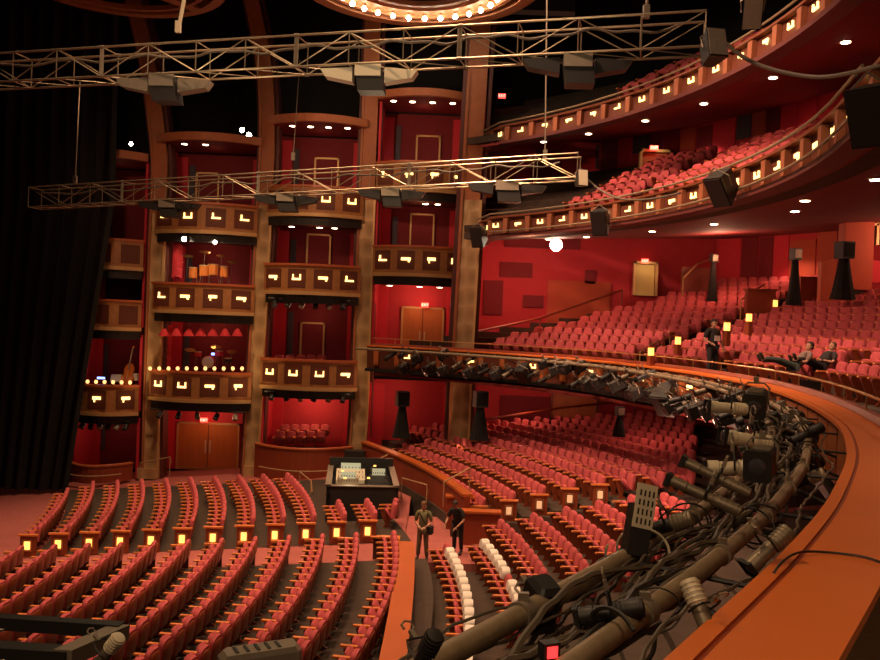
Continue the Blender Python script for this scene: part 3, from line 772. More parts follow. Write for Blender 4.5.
# ------------------------------------------------------------------ theatre boxes
def zpx(px, py, Y=40.0): return at(px, py, Y).z
cols = {k: (at(a,380,40.2).x, at(b,380,40.2).x) for k, (a, b) in {'stage':(72,137),'left':(151,250),'mid':(262,355),'right':(370,459)}.items()}
FRONTY = 40.3
def bow(x0, x1, y, b, n=12): return [V((x0+(x1-x0)*i/n, y-b*math.sin(PI*i/n)**.8, 0)) for i in range(n+1)]
def theatre_box(key, ztop, label, nl=4, fh=1.25, door=None, ceil_h=None, canopy=False, dark=False, lamps=True):
    x0, x1 = cols[key]; xm = (x0+x1)/2
    r = empty('theatre_box', (xm, FRONTY, ztop-fh), 0, label, 'theatre box', 'theatre boxes between the gilded pilasters'); T = r.location
    P = [p-V((xm, FRONTY, 0)) for p in bow(x0, x1, FRONTY, .75)]
    rv = P[::-1]                                    # outward offset now points into the box
    def sw(prof, nm, mt, ro=rv):
        g = MB(); sweep(g, P, [(-o, z) for o, z in prof]); return g.build(nm, mt, r)
    sw([(0,0),(-.14,0),(-.14,fh-.06),(0,fh-.06)], 'front_panel', 'box_front')
    sw([(.07,fh-.06),(-.22,fh-.06),(-.22,fh+.04),(.07,fh+.04)], 'top_rail', 'box_rail')
    sw([(.05,.0),(-.2,.0),(-.2,-.16),(.05,-.16)], 'lower_moulding', 'gold_trim')
    g = MB(); g.bx((x0-xm,.1,-.38),(x1-xm,WY-FRONTY-.02,-.14)); g.build('floor_slab', 'seat_dark', r)
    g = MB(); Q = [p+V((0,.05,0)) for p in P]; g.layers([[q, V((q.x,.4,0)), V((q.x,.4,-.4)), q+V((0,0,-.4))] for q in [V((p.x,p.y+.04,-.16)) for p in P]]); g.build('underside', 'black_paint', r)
    S = arclen(P); tot = S[-1]
    for i in range(nl):
        s = tot*(i+.5)/nl; p, d = sample(P, s, S); nrm = V((d.y,-d.x,0)); w = tot/nl*.36
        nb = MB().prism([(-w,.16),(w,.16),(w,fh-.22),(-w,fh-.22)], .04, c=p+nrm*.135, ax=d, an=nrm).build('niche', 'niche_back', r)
        if lamps:
            o = niche_lamp(nb, p+nrm*.18+V((0,0,fh*.5)), math.atan2(d.y, d.x), random.randrange(4)); o.scale = (1.05,1,1)
    return r
def box_back(key, z0, z1, door=None, num=1, lit=1.0, exitsign=False, dbl=False, panels=True, ym=None):
    x0, x1 = cols[key]; y = ym or WY
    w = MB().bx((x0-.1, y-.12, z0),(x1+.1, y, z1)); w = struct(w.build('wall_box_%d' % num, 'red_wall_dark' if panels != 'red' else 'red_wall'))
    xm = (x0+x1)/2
    # side cheeks, their lit look put into a vivid red beside the dark centre
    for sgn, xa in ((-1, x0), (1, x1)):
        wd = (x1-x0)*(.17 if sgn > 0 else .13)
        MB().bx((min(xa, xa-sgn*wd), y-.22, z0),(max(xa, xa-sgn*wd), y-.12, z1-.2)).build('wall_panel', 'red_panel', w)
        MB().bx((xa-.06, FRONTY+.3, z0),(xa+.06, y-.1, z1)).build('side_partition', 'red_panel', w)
    if panels is True:
        MB().bx((x0+(x1-x0)*.15, y-.20, z0+.9),(x0+(x1-x0)*.21, y-.12, z1-.6)).build('wall_panel', 'slate_panel', w)
    if door:
        dx0, dx1, dz = door
        d = struct(MB().bx((dx0, y-.26, z0),(dx1, y-.14, dz)).build('door_%d' % num, 'door_wood' if dbl else 'red_wall_dark'))
        f = MB(); t = .09
        f.bx((dx0-t, y-.32, z0),(dx0, y-.13, dz+t)).bx((dx1, y-.32, z0),(dx1+t, y-.13, dz+t)).bx((dx0-t, y-.32, dz),(dx1+t, y-.13, dz+t)).build('door_frame', 'gold_trim', d)
        if dbl:
            c = (dx0+dx1)/2; MB().bx((c-.02, y-.275, z0),(c+.02, y-.255, dz)).build('leaf_gap', 'seat_dark', d)
            for q in (-.12,.12): MB().bx((c+q-.025, y-.33, z0+.85),(c+q+.025, y-.27, z0+1.5)).build('pull_handle', 'cream_metal', d)
            MB().bx((dx0, y-.285, z0),(dx1, y-.255, z0+.14)).build('kick_plate', 'brass', d)
    return w
def X_at(px, Y=WY): return at(px, 300, Y).x
def exit_sign(px, py, Y, label):
    p = at(px, py, Y); e = empty('exit_sign', p, 0, label, 'sign', 'glowing red exit signs')
    MB().box((0,0,0),(.36,.08,.22)).build('housing', 'exit_glow', e)
    cu = bpy.data.curves.new('letters', 'FONT'); cu.body = 'EXIT'; cu.size = .17; cu.align_x = 'CENTER'; cu.align_y = 'CENTER'; cu.extrude = .004
    cu.materials.append(MT['exit_letters']); t_ = bpy.data.objects.new('text_tmp', cu); C.objects.link(t_); bpy.context.view_layer.update(); me_ = bpy.data.meshes.new_from_object(t_.evaluated_get(bpy.context.evaluated_depsgraph_get())); bpy.data.objects.remove(t_); o = bpy.data.objects.new('lettering', me_); C.objects.link(o); o.parent = e; o.location = (0,-.046,0); o.rotation_euler = (R(90),0,0)
random.seed(9)
zt = lambda px, py: zpx(px, py, 39.9)
rails = {'right': [zt(415,247), zt(415,163)], 'mid': [zt(307,360), zt(307,265), zt(307,187)], 'left': [zt(198,372), zt(198,284), zt(198,204)], 'stage': [zt(106,385), zt(106,300), zt(122,240)]}
names = {'right':'second pilaster from the right','mid':'middle pilasters','left':'two stage side pilasters','stage':'black drape'}
lv = {0:'lowest',1:'middle',2:'topmost'}
lab = {('right',0):'gilt fronted box beside the tall right hand pilaster, lower of two', ('right',1):'gilt fronted box beside the tall right hand pilaster, upper of two',
 ('mid',0):'gilt fronted box above the red seats and low curved wall', ('mid',1):'gilt fronted box with a gold framed door, second up in the middle stack', ('mid',2):'gilt fronted box half hidden by the lower truss, third in the middle stack',
 ('left',0):'box with a drum kit and red cone lamps above the double doors', ('left',1):'box with percussion under two bright lamps', ('left',2):'box just under the lower truss, over the percussion box',
 ('stage',0):'box holding a double bass beside the black drape', ('stage',1):'dark unlit box over the double bass beside the black drape', ('stage',2):'dark topmost box beside the black drape'}
num = 1
for key in ('stage','left','mid','right'):
    zs = rails[key]
    for i, z in enumerate(zs):
        theatre_box(key, z, lab[(key, i)], nl=4 if key != 'stage' else 3, lamps=not (key == 'stage' and i > 0))
tops = {'stage': zpx(122,160), 'left': zpx(205,143), 'mid': zpx(318,125), 'right': zpx(425,100)}
for key, z in tops.items():
    x0, x1 = cols[key]; xm = (x0+x1)/2
    e = struct(empty('trim_canopy', (xm, FRONTY, z))); P = [p-V((xm, FRONTY, 0)) for p in bow(x0, x1, FRONTY, .9)]
    g = MB(); sweep(g, P, [(0,0),(.25,0),(.25,.35),(0,.35)]); g.build('cornice', 'rib_paint', e)
    MB().layers([[V((p.x,p.y,.02)), V((p.x,2.3,.02)), V((p.x,2.3,.1)), V((p.x,p.y,.1))] for p in P]).build('canopy_ceiling', 'red_wall_dark', e)
def D(px, w, key): return None
# back walls of every box level
lev = {'right': [(zt(415,345)-.9, rails['right'][0]-1.6, (X_at(404), X_at(443), zpx(424,309,WY))), (rails['right'][0]-1.25, rails['right'][1]-1.6, (X_at(409), X_at(430), zpx(420,216,WY))), (rails['right'][1]-1.25, tops['right'], (X_at(412), X_at(433), zpx(420,138,WY)))],
 'mid': [(-7.4, rails['mid'][0]-1.6, None), (rails['mid'][0]-1.25, rails['mid'][1]-1.6, (X_at(304), X_at(325), zpx(314,324,WY))), (rails['mid'][1]-1.25, rails['mid'][2]-1.6, (X_at(307), X_at(328), zpx(314,236,WY))), (rails['mid'][2]-1.25, tops['mid'], (X_at(312), X_at(333), zpx(314,160,WY)))],
 'left': [(-7.9, rails['left'][0]-1.6, (X_at(185), X_at(244), zpx(215,424,WY))), (rails['left'][0]-1.25, rails['left'][1]-1.6, None), (rails['left'][1]-1.25, rails['left'][2]-1.6, None), (rails['left'][2]-1.25, tops['left'], (X_at(195), X_at(215), zpx(205,175,WY)))],
 'stage': [(-8, rails['stage'][0]-1.6, None), (rails['stage'][0]-1.25, rails['stage'][1]-1.6, None), (rails['stage'][1]-1.25, tops['stage'], None)]}
for key in lev:
    for i, (a, b_, dr) in enumerate(lev[key]):
        dbl = (key == 'left' and i == 0) or (key == 'right' and i == 0)
        red = 'red' if (key in ('mid','left') and i == 0) or (key == 'right' and i == 0) else True
        box_back(key, a, b_, dr, num, dbl=dbl, panels=red if i or red == 'red' else True); num += 1
        x0, x1 = cols[key]
        pw = {'right':[80,16,7],'mid':[85,26,12,4],'left':[50,24,24,3],'stage':[12,7,1.5]}[key][i]
        if pw: light('POINT', ((x0+x1)/2, 41.4, b_-.55), pw, (1,.48,.26), .25)
# ground level of the right hand bay
w = box_back('right', -7.2, -3.0, None, num, panels='red'); light('POINT', ((cols['right'][0]+cols['right'][1])/2-1, 40.6, -3.6), 60, (1,.42,.24), .2)
exit_sign(204,420,42.5,'red exit sign above the double doors beside the stage'); exit_sign(425,305,42.5,'red exit sign above the wide doors at balcony level')
exit_sign(502,96,42.0,'red exit sign hanging in the dark at the top'); exit_sign(645,261,43.6,'red exit sign over the lit doorway behind the balcony seats'); exit_sign(654,148,38.3,'red exit sign over the doorway of the first upper balcony')
exit_sign(654,46,42,'red exit sign behind the end of the upper truss')
# low curved walls
def low_wall(px0, px1, py, name, lbl, Y=40.1, zb=-8.0, bowd=1.3, rail_=True):
    a = at(px0, py, Y); b = at(px1, py, Y); xm = (a.x+b.x)/2
    e = struct(empty(name, (xm, Y, zb))); P = [p-V((xm, Y, 0)) for p in bow(a.x, b.x, Y, bowd)]; h = a.z-zb
    g = MB(); sweep(g, P, [(0,0),(-.15,0),(-.15,h),(0,h)]); g.build('wall_board', 'low_wood', e)
    g = MB(); sweep(g, P, [(.05,h),(-.2,h),(-.2,h+.07),(.05,h+.07)]); g.build('wall_cap', 'box_rail', e)
    if rail_:
        MB().path([p+V((0,-.35,h*.52)) for p in P[1:-1]], .035, 6).build('handrail', 'tan_paint', e)
    return e
low_wall(255, 353, 444, 'wall_low_middle', '')
low_wall(66, 133, 461, 'wall_low_stage', '')
r = empty('red_side_seats')
bpy.data.objects.remove(r)
for j in range(2):
    for i in range(5-j*0):
        px = 280+10.2*i+j*4; p = at(px, 433-j*7, 41.0+j*.9); o = copy_tree(PR[('red', False)]) if ('red', False) in PR else None
        o.location = (p.x, p.y, p.z-.85); o.rotation_euler = (0,0,R(90)); 
        tag(o, 'red seat behind the low curved wall, %s from the left in the %s row' % (ordn(i+1), ('front','back')[j]), 'seat', 'red seats behind the low curved wall')
fl = struct(MB().bx((cols['mid'][0], 40.2, -8), (cols['mid'][1], WY-.1, at(300,445,41).z-.35)).build('floor_side_stalls', 'carpet_dark'))
# chairs showing over the ledge of the middle box
for i in range(5):
    p = at(279+10.5*i, 354, 41.2); o = copy_tree(PR[('red', False)]); o.location = (p.x, p.y, p.z-.95); o.rotation_euler = (0,0,R(90))
    tag(o, 'pink seat inside the box above the red stalls, %s from the left' % ordn(i+1), 'seat', 'seats in the lower middle box')
# ------------------------------------------------------------------ instruments in the boxes
x0, x1 = cols['left']
def cone_lamp(p, label, sc=1.):
    e = empty('cone_lampshade', p, 0, label, 'lampshade', 'row of red cone lampshades'); e.scale = (sc,)*3
    MB().lathe([(.08,.42),(.12,.38),(.32,0),(.30,0)], 12).build('shade', 'red_fabric', e, True); MB().tube((0,0,.4),(0,0,.75), .015, 5).build('cord', 'black_paint', e)
for i in range(7): cone_lamp(at(164+12.2*i, 336, 39.9), 'red cone lampshade, %s from the left over the drum kit' % ordn(i+1), .82)
light('POINT', at(200,322,40.3), 22, (1,.25,.12), .3)
def drum(loc, r, h, label, m='drum_white', tilt=0, shell='black_paint'):
    e = empty('drum', loc, 0, label, 'drum', 'drums and percussion'); e.rotation_euler = (tilt, 0, 0)
    MB().lathe([(r,0),(r,h)], 14).build('shell', shell, e, True); MB().lathe([(r*.98,h),(r*.98,h+.02)], 14).build('drumhead', m, e); MB().lathe([(r*1.04,h-.03),(r*1.04,h+.012)], 14).build('hoop', 'brass', e)
    for a in (0, 2.1, 4.2): MB().tube((r*.8*math.cos(a), r*.8*math.sin(a), .02), (r*1.2*math.cos(a), r*1.2*math.sin(a), -.45), .012, 5).build('stand_leg', 'grey_metal', e)
def cymbal(loc, label):
    e = empty('cymbal', loc, 0, label, 'cymbal', 'cymbals'); MB().lathe([(.26,0),(.08,.03),(.03,.06)], 14).build('disc', 'cymbal_brass', e, True); MB().tube((0,0,0),(0,0,-1.1), .014, 5).build('stand', 'grey_metal', e)
    e.rotation_euler = (R(18), R(8), 0)
bd = empty('bass_drum', at(209,362,40.9), 0, 'bass drum facing out of the drum kit box', 'drum'); MB().lathe([(.3,-.2),(.3,.2)], 16, axis=(0,1,0)).build('shell', 'red_fabric', bd, True); MB().lathe([(.28,-.215),(.28,-.2)], 16, axis=(0,1,0)).build('drumhead', 'drum_white', bd)
drum(at(198,356,41.1), .17, .2, 'small tom drum left of the bass drum', shell='red_fabric'); drum(at(219,356,41.0), .19, .24, 'tom drum right of the bass drum', shell='red_fabric')
drum(at(228,362,40.9), .17, .18, 'snare drum at the right of the drum kit')
cymbal(at(190,350,41.2), 'brass cymbal at the left of the drum kit'); cymbal(at(216,347,41.2), 'tilted cymbal above the drum kit'); cymbal(at(232,352,41.1), 'cymbal at the right of the drum kit')
MBb = MB().box((0,0,0),(.14,.1,.12)); o = MBb.build('blue_lamp', 'blue_glow'); o.location = at(213,354,40.6); tag(o, 'small glowing blue lamp over the drum kit', 'lamp')
# percussion box
for i, (px, py, r_d) in enumerate(((193,278,.2),(204,276,.24),(213,275,.26),(224,277,.2))):
    drum(at(px,py,40.8), r_d, .5, '%s tan percussion drum from the left in the upper box' % ordn(i+1), shell='violin_wood')
for i, (px, py) in enumerate(((188,256),(205,252),(222,256),(232,262),(178,262))): cymbal(at(px, py, 41.2), '%s cymbal listed across the percussion box' % ordn(i+1))
def spot_lamp(px, py, Y, label, power, aim, rr=.11, group='bright small spot lamps'):
    p = at(px, py, Y); e = empty('spot_lamp', p, 0, label, 'lamp', group)
    MB().lathe([(.06,-.25),(.1,-.2),(.12,.0)], 10, axis=(0,-1,0)).build('housing', 'black_paint', e, True); MB().lathe([(rr,.0),(rr*.7,.03),(rr*.2,.04)], 10, axis=(0,-1,0)).build('lens', 'spot_glow', e, True)
    if power: light('SPOT', p+V((0,-.15,0)), power, (1,.8,.55), .1, aim, 100)
spot_lamp(184,239,39.4,'bright lamp over the left end of the percussion', 160, at(195,275,41.5)); spot_lamp(215,242,39.4,'bright lamp over the right end of the percussion', 160, at(220,275,41.5), .08)
spot_lamp(242,130,40,'upper left of two white spots high on the pilaster', 0, None, .12); spot_lamp(249,135,40,'lower right of two white spots high on the pilaster', 0, None, .12)
spot_lamp(131,144,41,'lone bright spot in the dark beside the left rib', 0, None, .09)
spot_lamp(556,245,38.5,'very bright round spot below the first upper balcony', 160, V((0,25,-4)), .28)
# double bass
p = at(126,380,40.6); e = empty('double_bass', p-V((0,0,.35)), 0, 'orange double bass leaning in the box beside the drape', 'double bass'); e.rotation_euler = (0,R(10),0)
ol = []
for i in range(24):
    a = 2*PI*i/24; c, s_ = math.cos(a), math.sin(a); w = .32 if s_ < -.1 else .25; w *= 1-.28*math.exp(-((s_-.05)/.22)**2); ol.append((w*c, .55*s_+.62))
MB().prism(ol, .2).build('body', 'violin_wood', e); MB().bx((-.03,-.16,.9),(.03,-.11,1.95)).build('neck', 'seat_dark', e)
MB().lathe([(.05,0),(.07,.05),(.03,.1)], 8, c=(0,-.13,1.93)).build('scroll', 'violin_wood', e, True); MB().tube((0,0,.08),(0,0,-.12), .012, 5).build('end_pin', 'grey_metal', e)
g = MB()
for q in (-.02,0,.02): g.tube((q,-.17,.4),(q*.8,-.17,1.9), .004, 4)
g.build('strings', 'cream_metal', e)
def music_stand(px, py, Y, label, m='drum_white'):
    e = empty('music_stand', at(px, py, Y), 0, label, 'music stand', 'music stands'); MB().box((0,0,0),(.5,.03,.36), Matrix.Rotation(R(-20),3,'X')).build('sheet_music', m, e); MB().tube((0,.03,-.1),(0,.03,-.9), .015, 5).build('pole', 'black_paint', e)
music_stand(116,378,40.8,'pale music stand left of the double bass'); music_stand(134,377,40.9,'pale music stand right of the double bass')
o = MB().box((0,0,0),(.34,.1,.1)).build('blue_lamp', 'blue_glow'); o.location = at(101,378,40.5); tag(o, 'blue glowing lamp left of the double bass', 'lamp')
def swag(x, y0, y1, Y, label, w=.5):
    a = at(x, y0, Y); b = at(x, y1, Y); g = MB(); n = 14; rings = []
    for i in range(n+1):
        t = i/n; z = a.z+(b.z-a.z)*t; rings.append([V((a.x-w/2, Y+.03*math.sin(i*2.4), z)), V((a.x, Y-.12-.06*math.sin(i*2.4), z+.08)), V((a.x+w/2, Y+.03*math.sin(i*2.4+1), z)), V((a.x, Y+.1, z))])
    g.layers(rings); return tag(g.build('red_curtain', 'red_fabric', smooth=True), label, 'curtain', 'ruched red curtains in the boxes')
swag(167,326,366,41,'ruched red curtain at the left of the drum kit'); swag(84,338,380,41,'ruched red curtain beside the double bass box'); swag(178,245,278,41,'ruched red curtain at the left of the percussion')
# footlight bulbs on the rails
bulb = None
def bulb_row(px0, px1, py0, py1, n, where_):
    global bulb
    for i in range(n):
        t = i/(n-1); p = at(px0+(px1-px0)*t, py0+(py1-py0)*t, 40.0-.6*math.sin(PI*(.15+.7*t)))
        if bulb is None:
            e = bulb = empty('footlight', p); MB().ball((0,0,.07), .085, 8, (1,1,1.2)).build('bulb', 'bulb_glow', e, True); MB().lathe([(.06,-.06),(.05,0)], 8).build('socket', 'brass', e)
        else: e = copy_tree(bulb)
        e.location = p; tag(e, 'small orange footlight, %s from the left along the %s rail' % (ordn(i+1), where_), 'footlight', 'footlights along the %s rail' % where_)
bulb_row(150,242,370,370,11,'drum kit box'); bulb_row(79,130,383,384,7,'double bass box')
# downlights
dl = None
def downlight(p, label, group):
    global dl
    if dl is None:
        e = dl = empty('downlight', p); MB().lathe([(.13,0),(.13,.03)], 12).build('lens', 'down_glow', e); MB().lathe([(.17,.0),(.17,.04)], 12, c=(0,0,.012)).build('bezel', 'gold_trim', e)
    else: e = copy_tree(dl)
    e.location = p; return tag(e, label, 'downlight', group)
for n_, (px, py) in enumerate(((490,244),(527,241),(584,237),(629,231),(684,222),(732,211),(792,196),(873,170))):
    ph = [44,39,30.5,22.8,13.2,6.8,-2,-14][n_]; Rd = 24.6 if n_ < 5 else 23.2; z = 3.62+(Rd-21.1)*.082-.04
    p = arc(Rd, ph, z); downlight(p, 'round downlight, %s from the left under the first upper balcony' % ordn(n_+1), 'downlights under the first upper balcony')
    if n_ in (1,3,5,6): light('SPOT', p-V((0,0,.1)), 380, (1,.5,.33), .2, p+V((3,1,-5)), 120, .7)
for n_, (Rr, ph) in enumerate(((30,8),(30,16),(28,-2))):
    z = 3.62+(Rr-21.1)*.082-.04; downlight(arc(Rr, ph, z), 'round downlight, %s of those farther back over the balcony seats' % ordn(n_+1), 'rear downlights over the balcony seats')
for n_, ph in enumerate((44,38,30.5,23,14.5,6,-1.5,-8)):
    z = 7.8+(24-22.1)*.19-.04; p = arc(24, ph, z); downlight(p, 'round downlight, %s from the left under the topmost balcony' % ordn(n_+1), 'downlights under the topmost balcony')
    if n_ in (1,3,5): light('SPOT', p-V((0,0,.1)), 280, (1,.46,.3), .2, p+V((4,1,-4)), 120, .7)
bx = {'right': [(393,117),(412,117),(432,119),(452,122)], 'mid': [(292,141),(310,140),(328,141),(347,144)], 'left': [(184,160),(205,160)]}
for key in bx:
    for n_, (px, py) in enumerate(bx[key]): downlight(V((at(px,py,40.4).x, 40.4, tops[key]-.02)), 'tiny downlight, %s from the left under the %s canopy' % (ordn(n_+1), {'right':'highest','mid':'middle','left':'lowest'}[key]), 'tiny downlights under the box canopies')
for n_, (px, py, kk, zi) in enumerate(((292,217,'mid',2),(320,217,'mid',2),(335,218,'mid',2),(426,194,'right',1),(438,195,'right',1),(390,276,'right',0),(420,277,'right',0),(440,279,'right',0))):
    downlight(V((at(px,py,40.35).x, 40.35, rails[kk][zi]-1.25-.60)), 'tiny downlight under a box floor, %s of eight from the left' % ordn(n_+1), 'tiny downlights under the box floors')
# ------------------------------------------------------------------ trusses
def truss(A, B, h, w, label, nseg=14, panel=None):
    A = V(A); B = V(B); e = empty('lighting_truss', A, 0, label, 'truss', 'horizontal lighting trusses'); d = (B-A); Lh = d.length; d.normalize(); n = V((-d.y, d.x, 0)).normalized(); up = V((0,0,1))
    cs = [V((0,0,0)), n*w, up*h, n*w+up*h]
    for c in cs: MB().tube(c, c+d*Lh, .026, 8).build('chord', 'truss_metal', e, True)
    g = MB(); st = Lh/nseg
    for i in range(nseg):
        a = d*(st*i); b = d*(st*(i+1)); m_ = (a+b)/2
        for o in (V((0,0,0)), n*w):
            if i % 2: g.tube(a+o, b+o+up*h, .014, 5)
            else: g.tube(a+o+up*h, b+o, .014, 5)
            g.tube(a+o, a+o+up*h, .014, 5)
        g.tube(a, a+n*w, .014, 5).tube(a+up*h, a+up*h+n*w, .014, 5).tube(a, b+n*w, .012, 5)
    g.tube(d*Lh, d*Lh+up*h, .016, 5).tube(d*Lh+n*w, d*Lh+n*w+up*h, .016, 5)
    g.build('lattice', 'truss_metal', e)
    for k in (nseg//4, nseg//2, 3*nseg//4):
        a = d*(st*k); j = MB()
        for c in cs: j.tube(a+c-d*.05, a+c+d*.05, .042, 8)
        for q in (-.035,.035): j.tube(a+d*q, a+d*q+up*h, .018, 5)
        j.build('joint_plate', 'grey_metal', e)
    return e
T1a = at(-30,83,20.6); T1b = at(705,46,16.4)
truss(T1a, V((T1b.x, T1b.y, T1b.z)), .68, .62, 'nearer pale lattice truss across the top of the hall', 14)
T2a = at(28,207,31.0); T2b = at(577,177,25.5)
truss(T2a, T2b, .72, .66, 'farther lattice truss hanging lower in front of the boxes', 15)
# cable trunk lying in the trusses
def onT(A, B, px):
    for i in range(200):
        p = A.lerp(B, i/199)
        if proj(p)[0] >= px: return p
    return B
for A, B, lb in ((T1a, T1b, 'nearer'), (T2a, T2b, 'farther')):
    pts = [A.lerp(B, t/40)+V((0,.3,.48+.05*math.sin(t*1.3)+.03*math.sin(t*3.1))) for t in range(1, 40)]
    cable(catmull(pts, 3), .03, 'cable_brown', 'bundle of cable lying along the top inside the %s truss' % lb, None)
def cluster(A, B, px, label, w, m='black_paint', wings=True, pale=False, s=1.0, group='lamp clusters under the trusses'):  # box of moving lights with a wing on each side
    p = onT(A, B, px)+V((0,.25,0)); e = empty('lamp_cluster', p, R(-4), label, 'lamp cluster', group); e.scale = (s,)*3
    MB().prism([(-w/2,-.04),(w/2,-.04),(w*.62,-.62),(-w*.38,-.62)], .5, c=(0,.05,0)).build('housing', 'black_paint', e)
    MB().bx((-w/2,-.24,-.28),(w/2,-.20,.02)).build('front_plate', 'cream_metal' if pale else 'grey_metal', e)
    if wings:
        for sg in (-1, 1):
            x = sg*w*.62
            MB().prism([(x,-.06),(x+sg*.78,-.10),(x+sg*.66,-.28),(x,-.40)], .34, c=(0,.05,0)).build('wing', 'cream_metal' if pale else 'grey_metal' if m == 'g' else 'black_paint', e)
    MB().tube((0,0,.0),(0,0,.1), .03, 6).build('clamp', 'grey_metal', e)
    return e
cluster(T1a, T1b, 158, 'dark box cluster with two brown wings under the nearer truss, toward the stage', .6, 'g', s=.95)
cluster(T1a, T1b, 366, 'box cluster with two pale cream wings under the nearer truss', .62, pale=True, s=.9)
cluster(T1a, T1b, 578, 'black box cluster with dark wings near the right end of the nearer truss', .6, s=.95)
cluster(T2a, T2b, 165, 'dark cluster under the farther truss, in front of the percussion column', .6, s=.95)
cluster(T2a, T2b, 283, 'dark cluster under the farther truss, between the second and third columns', .6, s=.95)
cluster(T2a, T2b, 388, 'dark cluster under the farther truss, beside the third pilaster', .6, s=.95)
cluster(T2a, T2b, 505, 'black cluster under the right end of the farther truss', .7, s=1.)
def loud(px, py, Y, d, label, sc=1., face='grey_metal'):
    e = empty('speaker', (0,0,0), 0, label, 'speaker', 'hanging speakers'); e.matrix_world = aim_matrix(at(px,py,Y), d) @ Matrix.Scale(sc, 4)
    MB().layers([[V((x, y*k, z*k2)) for y, z in ((-.22,-.36),(.22,-.36),(.22,.36),(-.22,.36))] for x, k, k2 in ((-.34,.62,.7),(.22,1,1))]).build('cabinet', 'black_paint', e)
    MB().box((.235,0,0),(.02,.40,.66)).build('grille_front', face if 'truss' in label or 'top' in label else 'black_paint', e)
    MB().path([(0,.24,0),(0,.27,.25),(0,0,.48),(0,-.27,.25),(0,-.24,0)], .018, 5).build('yoke', 'grey_metal', e)
    return e
loud(713,48,16.0,(.1,-.75,.25),'grey fronted speaker at the right end of the nearer truss', .85)
loud(581,179,25.3,(.2,-.8,.1),'small grey fronted speaker at the right end of the farther truss', .7, 'cream_metal')
loud(479,236,35.3,(-.4,-.7,-.35),'black speaker at the left end of the first upper balcony', 1.2, 'black_paint')
loud(601,221,29.6,(-.4,-.75,-.45),'black speaker hanging before the middle of the first upper balcony', 1.25, 'black_paint')
loud(722,187,22.6,(-.65,-.5,-.7),'tilted black speaker with pale edge before the first upper balcony', 1.25, 'black_paint')
loud(873,112,13.2,(-.6,-.6,-.5),'large black speaker cut by the right edge of the picture', 1.3, 'black_paint')
loud(752,12,20,(-.2,-.8,-.5),'dark grey speaker near the top above the truss end', 1.0, 'grey_metal')
loud(524,373,33.0,(-.5,-.6,-.8),'black speaker slung under the far end of the balcony front', 1.0, 'black_paint')
loud(665,400,24.5,(-.5,-.6,-.8),'black speaker slung under the middle of the balcony front', 1.2, 'black_paint')
# chains and drop cables
def drop(x0, y0, x1, y1, Y, label, r=.02, m='grey_metal'):
    a = at(x0, y0, Y); b = at(x1, y1, Y); e = empty('hoist_chain', b, 0, label, 'chain', 'hoist chains'); MB().tube((0,0,0), a-b, r, 6).build('chain', m, e); MB().box((0,0,.12),(.12,.1,.26)).build('hook', m, e)
drop(80,82,75,183,30,'thin dark hoist chain down to the left end of the farther truss'); drop(186,-10,178,32,19.8,'thick pale hoist strop holding the nearer truss', .045, 'cream_metal')
drop(300,60,293,160,28.6,'thin hoist chain down to the middle of the farther truss', .015); drop(547,-10,545,158,26,'thin pale hoist cable before the right pilaster', .022, 'grey_metal'); drop(648,-10,646,18,16.8,'short hoist chain at the right of the nearer truss', .03)
cable(catmull([at(722,40,16.4), at(745,58,16.2), at(775,70,15.8), at(815,77,15.2), at(850,73,14.5), at(890,62,13.5)], 8), .04, 'cable_brown', 'thick cable sagging from the truss end toward the right', None)
cable(catmull([at(588,180,25.4), at(602,191,25.2), at(622,199,24.6), at(650,199,23.6), at(680,193,22.4)], 8), .03, 'cable_brown', 'cable sagging from the farther truss end to the balcony', None)
# ------------------------------------------------------------------ ceiling rings
def ring(cx, cy, z, r, tube_w, name, label):
    e = struct(empty(name, (cx, cy, z)))
    n = 48
    for k, (ra, rb, h) in enumerate(((r-tube_w, r, .35),(r-tube_w-.55, r-tube_w-.35, .2))):
        MB().layers([[V((math.cos(2*PI*i/n)*q, math.sin(2*PI*i/n)*q, zz)) for q, zz in ((ra,0),(rb,0),(rb,h),(ra,h))] for i in range(n+1)]).build('ring_band', 'rib_paint', e)
    return e
c1 = at(112,-25,33.5); e = ring(c1.x, 33.5, 13, 4.4, .42, 'trim_ring_stage', '')
c2 = at(418,-40,32.2); e = ring(c2.x, 32.2, 12.75, 4.75, .5, 'trim_ring_centre', ''); e = ring(c2.x, 32.5, 12.85, 3.75, .9, 'trim_ring_inner', '')
for i in range(4): MB().tube(V((0,0,0)), V((4*math.cos(i*PI/2+.9), 4*math.sin(i*PI/2+.9), 0)), .15, 6).build('spoke', 'rib_paint', bpy.data.objects['trim_ring_stage'])
n_ = 0
for a in range(2, 360, 12):
    p = V((c2.x+3.2*math.cos(R(a)), 32.5+3.2*math.sin(R(a)), 12.7)); q = proj(p)
    if -10 < q[1] < 40 and 0 < q[0] < 880:
        n_ += 1; o = empty('ring_bulb', p, 0, 'white bulb, %s from the right around the ceiling ring' % ordn(n_), 'bulb', 'bulbs around the ceiling ring'); MB().ball((0,0,-.05), .10, 8).build('globe', 'spot_glow', o, True); MB().lathe([(.08,.05),(.08,.12)], 8).build('socket', 'brass', o)
